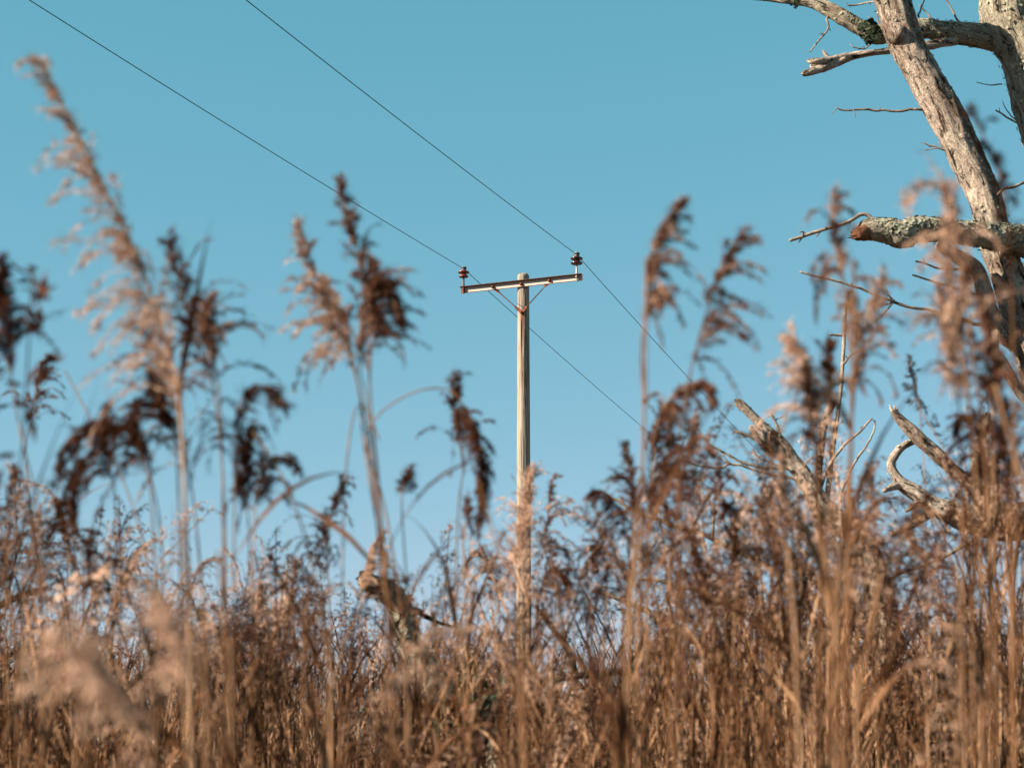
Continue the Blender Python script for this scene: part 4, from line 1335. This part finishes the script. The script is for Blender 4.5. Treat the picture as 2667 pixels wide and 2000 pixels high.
# ---- the reed bed: variants in local space, root at the origin, about 2.2 m tall
def variant(seed, hi, mid_lod=False):
    global RNG
    random.seed(seed)
    RNG = np.random.default_rng(seed)
    H = 2.2
    wind = random.choice((-.6, -.3, .4, .6, .8))
    nod = random.uniform(.02, .22) * (1 if wind > 0 else -1)
    bend = random.uniform(-.10, .10)
    lp = random.uniform(.24, .36)
    ctrl = np.array([(0, 0, 0), (bend * .3, 0, .8), (bend, .03, 1.5), (bend * 1.6 + nod * .1, .05, H - lp), (bend * 1.8 + nod * .5, .05, H - lp * .35), (bend * 1.8 + nod, .06, H - abs(nod) * .35)])
    n = 34 if hi else 9
    c = catmull(ctrl, n)
    parts = []
    g = Geo()
    stem_geo(g, c, .0036, .0016, 6 if hi else 3, hi)
    parts.append(('stem', g, M_STEM, random.uniform(.3, .75)))
    cc = catmull(ctrl, 90)
    k = int(np.searchsorted(cc[:, 2], H - lp - .02))
    k = min(max(k, 50), 84)
    g = Geo()
    tone = random.choice((.0, .05, .12, .3, .5, .7, .85, .95))
    fl = random.uniform(.9, 1.4)
    if hi:
        panicle_geo(g, cc[k:], 30, 27, (wind, 0, 0), fl, random.uniform(.8, 1.5), random.uniform(.8, 1.05))
    elif mid_lod is None:
        panicle_geo(g, cc[k:], 12, 5, (wind, 0, 0), fl, 1.0, 1.0, sp_len=.034, sp_w=.012, branch_sides=0, hair=0)
    elif mid_lod:
        panicle_geo(g, cc[k:], 28, 17, (wind, 0, 0), fl, random.uniform(.8, 1.5), random.uniform(.8, 1.05), sp_len=.013, sp_w=.0030, branch_sides=0)
    else:
        panicle_geo(g, cc[k:], 20, 9, (wind, 0, 0), fl, random.uniform(.8, 1.5), random.uniform(.8, 1.05), sp_len=.019, sp_w=.0042, branch_sides=0, hair=.2)
    parts.append(('panicle', g, M_PAN, tone))
    for j in range(3 if hi else 5):
        z = random.uniform(.9, 1.8)
        i = int(np.argmin(np.abs(cc[:, 2] - z)))
        az_ = random.uniform(0, 6.28)
        g = Geo()
        leaf_geo(g, cc[i], (math.cos(az_) * .38, math.sin(az_) * .38, 1.0), random.uniform(.2, .42), random.uniform(.006, .012), seg=8 if hi else 4, droop=random.choice((.1, .3, .5, .8, 1.6)))
        parts.append(('leaf', g, M_LEAF, random.uniform(.25, .8)))
    return parts


VAR_HI = [variant(100 + k, True) for k in range(18)]
VAR_FAR = [variant(400 + k, False, None) for k in range(12)]
VAR_MID = [variant(200 + k, False, True) for k in range(18)]
VAR_LO = [variant(300 + k, False) for k in range(26)]
random.seed(77)
RNG = np.random.default_rng(77)

SKX = np.array([-400, 0, 400, 650, 850, 1100, 1300, 1420, 1540, 1640, 1800, 2000, 2230, 2270, 2480, 2520, 2667, 3000])
SKY_NEAR = np.array([1150, 1200, 1380, 1500, 1380, 1390, 1400, 1560, 1640, 1300, 1200, 1160, 1150, 1370, 1370, 1090, 1040, 1000])
SKY_FAR = np.array([1480, 1560, 1600, 1480, 1530, 1570, 1560, 1680, 1760, 1560, 1450, 1420, 1450, 1470, 1500, 1490, 1480, 1450])


def bed_height(px, d, near):
    lim = np.interp(px, SKX, SKY_NEAR if near else SKY_FAR)
    if 915 < px < 1145 and d < 7.3:         # the arched log shows here
        lim = max(lim, 1720)
    elif 1145 <= px < 1300 and d < 6.8:     # and the ivy here
        lim = max(lim, 1790)
    drop = abs(random.gauss(0, 150 if near else 130))
    hmax = CAM_Z + d * (HORIZON - lim - drop) / FPX
    patch = float(fbm(np.array([[px / 330.0, d * .8, 3.3]]), 2)[0])
    return max(1.40, min(random.uniform(1.95, 2.5) + .45 * patch + (.55 if px > 1650 and d < 9 else .2) * random.random(), hmax))


bed = []
# nearest reeds: individuals
dens = [(2.3, 3.2, 14), (3.2, 4.4, 46), (4.4, 6.0, 100), (6.0, 8.0, 61)]
for d0, d1, cnt in dens:
    for k in range(cnt):
        d = random.uniform(d0, d1)
        t_ = (k + random.random()) / cnt
        px = float(np.interp(t_, (0, .24, .36, .52, .56, 1), (-80, 560, 900, 1400, 1620, 2720)))
        bed.append((px, d, bed_height(px, d, d < 6.5)))
ZONES = [(560, 'left', 'left of the far pale plumes', 'far left'), (1150, 'centre-left', 'between the left cluster and the pole', 'left of pole'), (1620, 'centre', 'around the foot of the pole', 'at pole foot'),
         (2150, 'centre-right', 'around the snapped stem', 'near snapped stem'), (9999, 'right', 'under the dead tree at right', 'under dead tree')]
hi_mesh = []
for vi, parts in enumerate(VAR_HI):
    row = []
    for nm, g, m, tone in parts:
        v, q, t, a, _, _ = g.arrays()
        row.append((nm, mesh_from(nm, v, q, t, None, (m,), tone=np.full(len(v), tone))))
    hi_mesh.append(row)
for px, d, h in bed:
    p = P(px, HORIZON, d)
    zone = [z for z in ZONES if px < z[0]][0]
    vi = random.randrange(len(hi_mesh))
    ry = random.gauss(0, .09)
    tw = [w for lim_, w in ((.12, 'blackish'), (.3, 'dark brown'), (.65, 'brown'), (9, 'pale tan')) if VAR_HI[vi][1][3] < lim_][0]
    lw = 'leaning left' if ry < -.06 else 'leaning right' if ry > .06 else 'upright'
    hw = 'tall' if h > 2.05 else 'short' if h < 1.75 else 'middling'
    dw = 'soft-blurred, close to the camera' if d < 3.2 else 'midway into the thicket' if d < 5 else 'deep in the thicket'
    lab = '%s %s-plumed reed %s, %s, %s' % (hw, tw, lw, dw, zone[3])
    grp = 'thicket reeds ' + zone[2]
    root = thing('common_reed', (p[0], d, 0), lab, 'reed', grp)
    s = h / 2.2
    root.scale = (random.uniform(.9, 1.1) * max(.85, s), random.uniform(.9, 1.1) * max(.85, s), s)
    root.rotation_euler = (random.gauss(0, .06), ry, random.gauss(0, .9) + (math.pi if random.random() < .35 else 0))
    for nm, me in hi_mesh[vi]:
        link(nm, me, root)

# the rest of the bed: one mass
def pack(variants):
    out = []
    for parts in variants:
        V, Q, M_, T_ = [], [], [], []
        o2 = 0
        for nm, g, m, tone in parts:
            v, q, t, a, _, _ = g.arrays()
            V.append(v)
            Q.append(q + o2)
            o2 += len(v)
            M_.append(np.full(len(q), {'stem': 0, 'panicle': 1, 'leaf': 2}[nm]))
            T_.append(np.full(len(v), tone))
        out.append((np.vstack(V), np.vstack(Q), np.concatenate(M_), np.concatenate(T_)))
    return out


lo = pack(VAR_LO)
bedV, bedQ, bedM, bedT = [], [], [], []


def clump(x, d):
    return float(fbm(np.array([[x * 1.7, d * 1.1, 7.7]]), 2)[0])


off = 0
spots = []
for d0, d1, per in ((3.6, 5, 2.5), (5, 7, 14), (7, 11, 31), (11, 16, 20), (16, 24, 6)):
    a0, a1 = -.33, .31
    n = int(per * (a1 - a0) * (d1 * d1 - d0 * d0) / 2)
    while n > 0:
        d = math.sqrt(random.uniform(d0 * d0, d1 * d1))
        x = d * random.uniform(a0, a1)
        if clump(x, d) < random.uniform(-.45, .25):      # tussocks with open pockets between them
            continue
        spots.append((x, d))
        n -= 1
# shorter leafy canes without plumes, filling the depth of the bed
def filler(seed):
    global RNG
    random.seed(seed)
    RNG = np.random.default_rng(seed)
    c = catmull([(0, 0, 0), (random.uniform(-.06, .06), 0, .9), (random.uniform(-.16, .16), random.uniform(-.1, .1), 1.8)], 6)
    out = []
    g = Geo()
    stem_geo(g, c, .0036, .0018, 3, False)
    out.append((g, 0, random.choice((0, .1, .3, .5, .8))))
    for j in range(8):
        i = random.randrange(2, 6)
        az_ = random.uniform(0, 6.28)
        g = Geo()
        leaf_geo(g, c[i] - np.array([0, 0, random.uniform(0, .3)]), (math.cos(az_) * .4, math.sin(az_) * .4, 1.0), random.uniform(.2, .45), random.uniform(.006, .013), seg=4, droop=random.choice((.1, .2, .3, .6, 1.4)))
        out.append((g, 2, random.choice((0, .05, .1, .2, .35, .6))))
    V, Q, M_, T_, off = [], [], [], [], 0
    for g, m, tone in out:
        v, q, t, a, _, _ = g.arrays()
        V.append(v)
        Q.append(q + off)
        off += len(v)
        M_.append(np.full(len(q), m))
        T_.append(np.full(len(v), tone))
    return np.vstack(V), np.vstack(Q), np.concatenate(M_), np.concatenate(T_)


fill = [filler(500 + k) for k in range(16)]
random.seed(78)
RNG = np.random.default_rng(78)
for d0, d1, n in ((5, 7, 120), (7, 11, 500), (11, 16, 900), (16, 24, 1100)):
    for _ in range(n):
        d = math.sqrt(random.uniform(d0 * d0, d1 * d1))
        V, Q, M_, T_ = random.choice(fill)
        x = d * random.uniform(-.33, .31)
        s = min(random.uniform(.80, 1.06), (CAM_Z + d * (HORIZON - 1690 - 120 * random.random()) / FPX) / 1.8)
        az_ = random.uniform(0, 6.28)
        ca, sa = math.cos(az_), math.sin(az_)
        v = np.empty_like(V)
        v[:, 0] = V[:, 0] * ca - V[:, 1] * sa + x
        v[:, 1] = V[:, 0] * sa + V[:, 1] * ca + d
        v[:, 2] = V[:, 2] * s
        bedV.append(v)
        bedQ.append(Q + off)
        bedM.append(M_)
        bedT.append(np.clip(T_ - .08 + random.gauss(0, .22), 0, 1))
        off += len(v)
seen = len(spots)
for _ in range(620):        # reeds standing to the sunny side, out of the picture
    d = random.uniform(2.2, 10)
    spots.append((-.32 * d - random.uniform(.05, 2.6), d))
for _ in range(560):        # unseen reeds added beside the camera to shade the low part of the bed
    d = random.uniform(-1.6, 2.4)
    spots.append((-random.uniform(1.35 + max(0, d) * .1, 4.8), d))
for _ in range(420):  # more unseen reeds, added behind the camera to block sky light
    spots.append((random.uniform(-4.5, 4.5), -random.uniform(1.3, 4.2)))
far_arr = pack(VAR_FAR)
for k_, (x, d) in enumerate(spots):
    px = 1333.5 + FPX * x / max(d, .5)
    h = bed_height(min(max(px, -300), 2900), d, d < 5) if k_ < seen else random.uniform(1.65, 2.15)
    if k_ < seen and random.random() < .5:
        h = max(1.38, h - d * random.uniform(0, 420) / FPX)
    V, Q, M_, T_ = random.choice(lo if k_ < seen else far_arr)
    s = h / 2.2
    az_ = random.gauss(0, .9) + (math.pi if random.random() < .35 else 0)
    ca, sa = math.cos(az_), math.sin(az_)
    lx, ly = random.gauss(0, .08), random.gauss(0, .06)
    sx = max(.85, s) * random.uniform(.9, 1.15)
    v = np.empty_like(V)
    v[:, 0] = (V[:, 0] * ca - V[:, 1] * sa) * sx + V[:, 2] * s * lx + x
    v[:, 1] = (V[:, 0] * sa + V[:, 1] * ca) * sx + V[:, 2] * s * ly + d
    v[:, 2] = V[:, 2] * s
    bedV.append(v)
    bedQ.append(Q + off)
    bedM.append(M_)
    bedT.append(np.clip(T_ - .08 + random.gauss(0, .26) + .6 * float(fbm(np.array([[x * 1.1, d * .9, 1.3]]), 2)[0]), 0, 1))
    off += len(v)
hi_arr = pack(VAR_MID)
for x0, x1, y0, y1, n in ((1640, 1900, 1180, 1500, 16), (1850, 2300, 1020, 1500, 38), (2250, 2700, 1000, 1480, 40), (2480, 2720, 850, 1200, 10), (-40, 330, 1150, 1500, 22), (300, 700, 1380, 1600, 16),
                          (720, 1050, 1340, 1560, 22), (1050, 1450, 1330, 1560, 26)):
    for _ in range(n):
        px, py = random.uniform(x0, x1), random.uniform(y0, y1)
        if 2270 < px < 2490 and py < 1350:      # the hooked pale limb shows through a gap here
            continue
        if 915 < px < 1145 and py < 1660:
            continue
        d = random.uniform(3.6, 6.6)
        h = min(2.75, CAM_Z + d * (HORIZON - py) / FPX)
        x = d * (px - 1333.5) / FPX
        V, Q, M_, T_ = random.choice(hi_arr)
        s = h / 2.2
        az_ = random.gauss(0, .9) + (math.pi if random.random() < .35 else 0)
        ca, sa = math.cos(az_), math.sin(az_)
        lx, ly = random.gauss(0, .06), random.gauss(0, .05)
        v = np.empty_like(V)
        v[:, 0] = (V[:, 0] * ca - V[:, 1] * sa) * max(.9, s) + V[:, 2] * s * lx + x - h * lx
        v[:, 1] = (V[:, 0] * sa + V[:, 1] * ca) * max(.9, s) + V[:, 2] * s * ly + d
        v[:, 2] = V[:, 2] * s
        bedV.append(v)
        bedQ.append(Q + off)
        bedM.append(M_)
        bedT.append(np.clip(T_ - .05 + random.gauss(0, .25), 0, 1))
        off += len(v)
V = np.vstack(bedV)
Q = np.vstack(bedQ)
me = mesh_from('reed_bed', V, Q, np.zeros((0, 3), int), None, (M_STEM, M_PAN, M_LEAF), np.concatenate(bedM), np.zeros(0, int), tone=np.concatenate(bedT))
link('reed_bed', me, None, 'dense mass of dry brown reeds filling the bottom of the picture', 'reeds', None, 'stuff')
print('reeds in mass', len(spots), 'quads', len(Q))
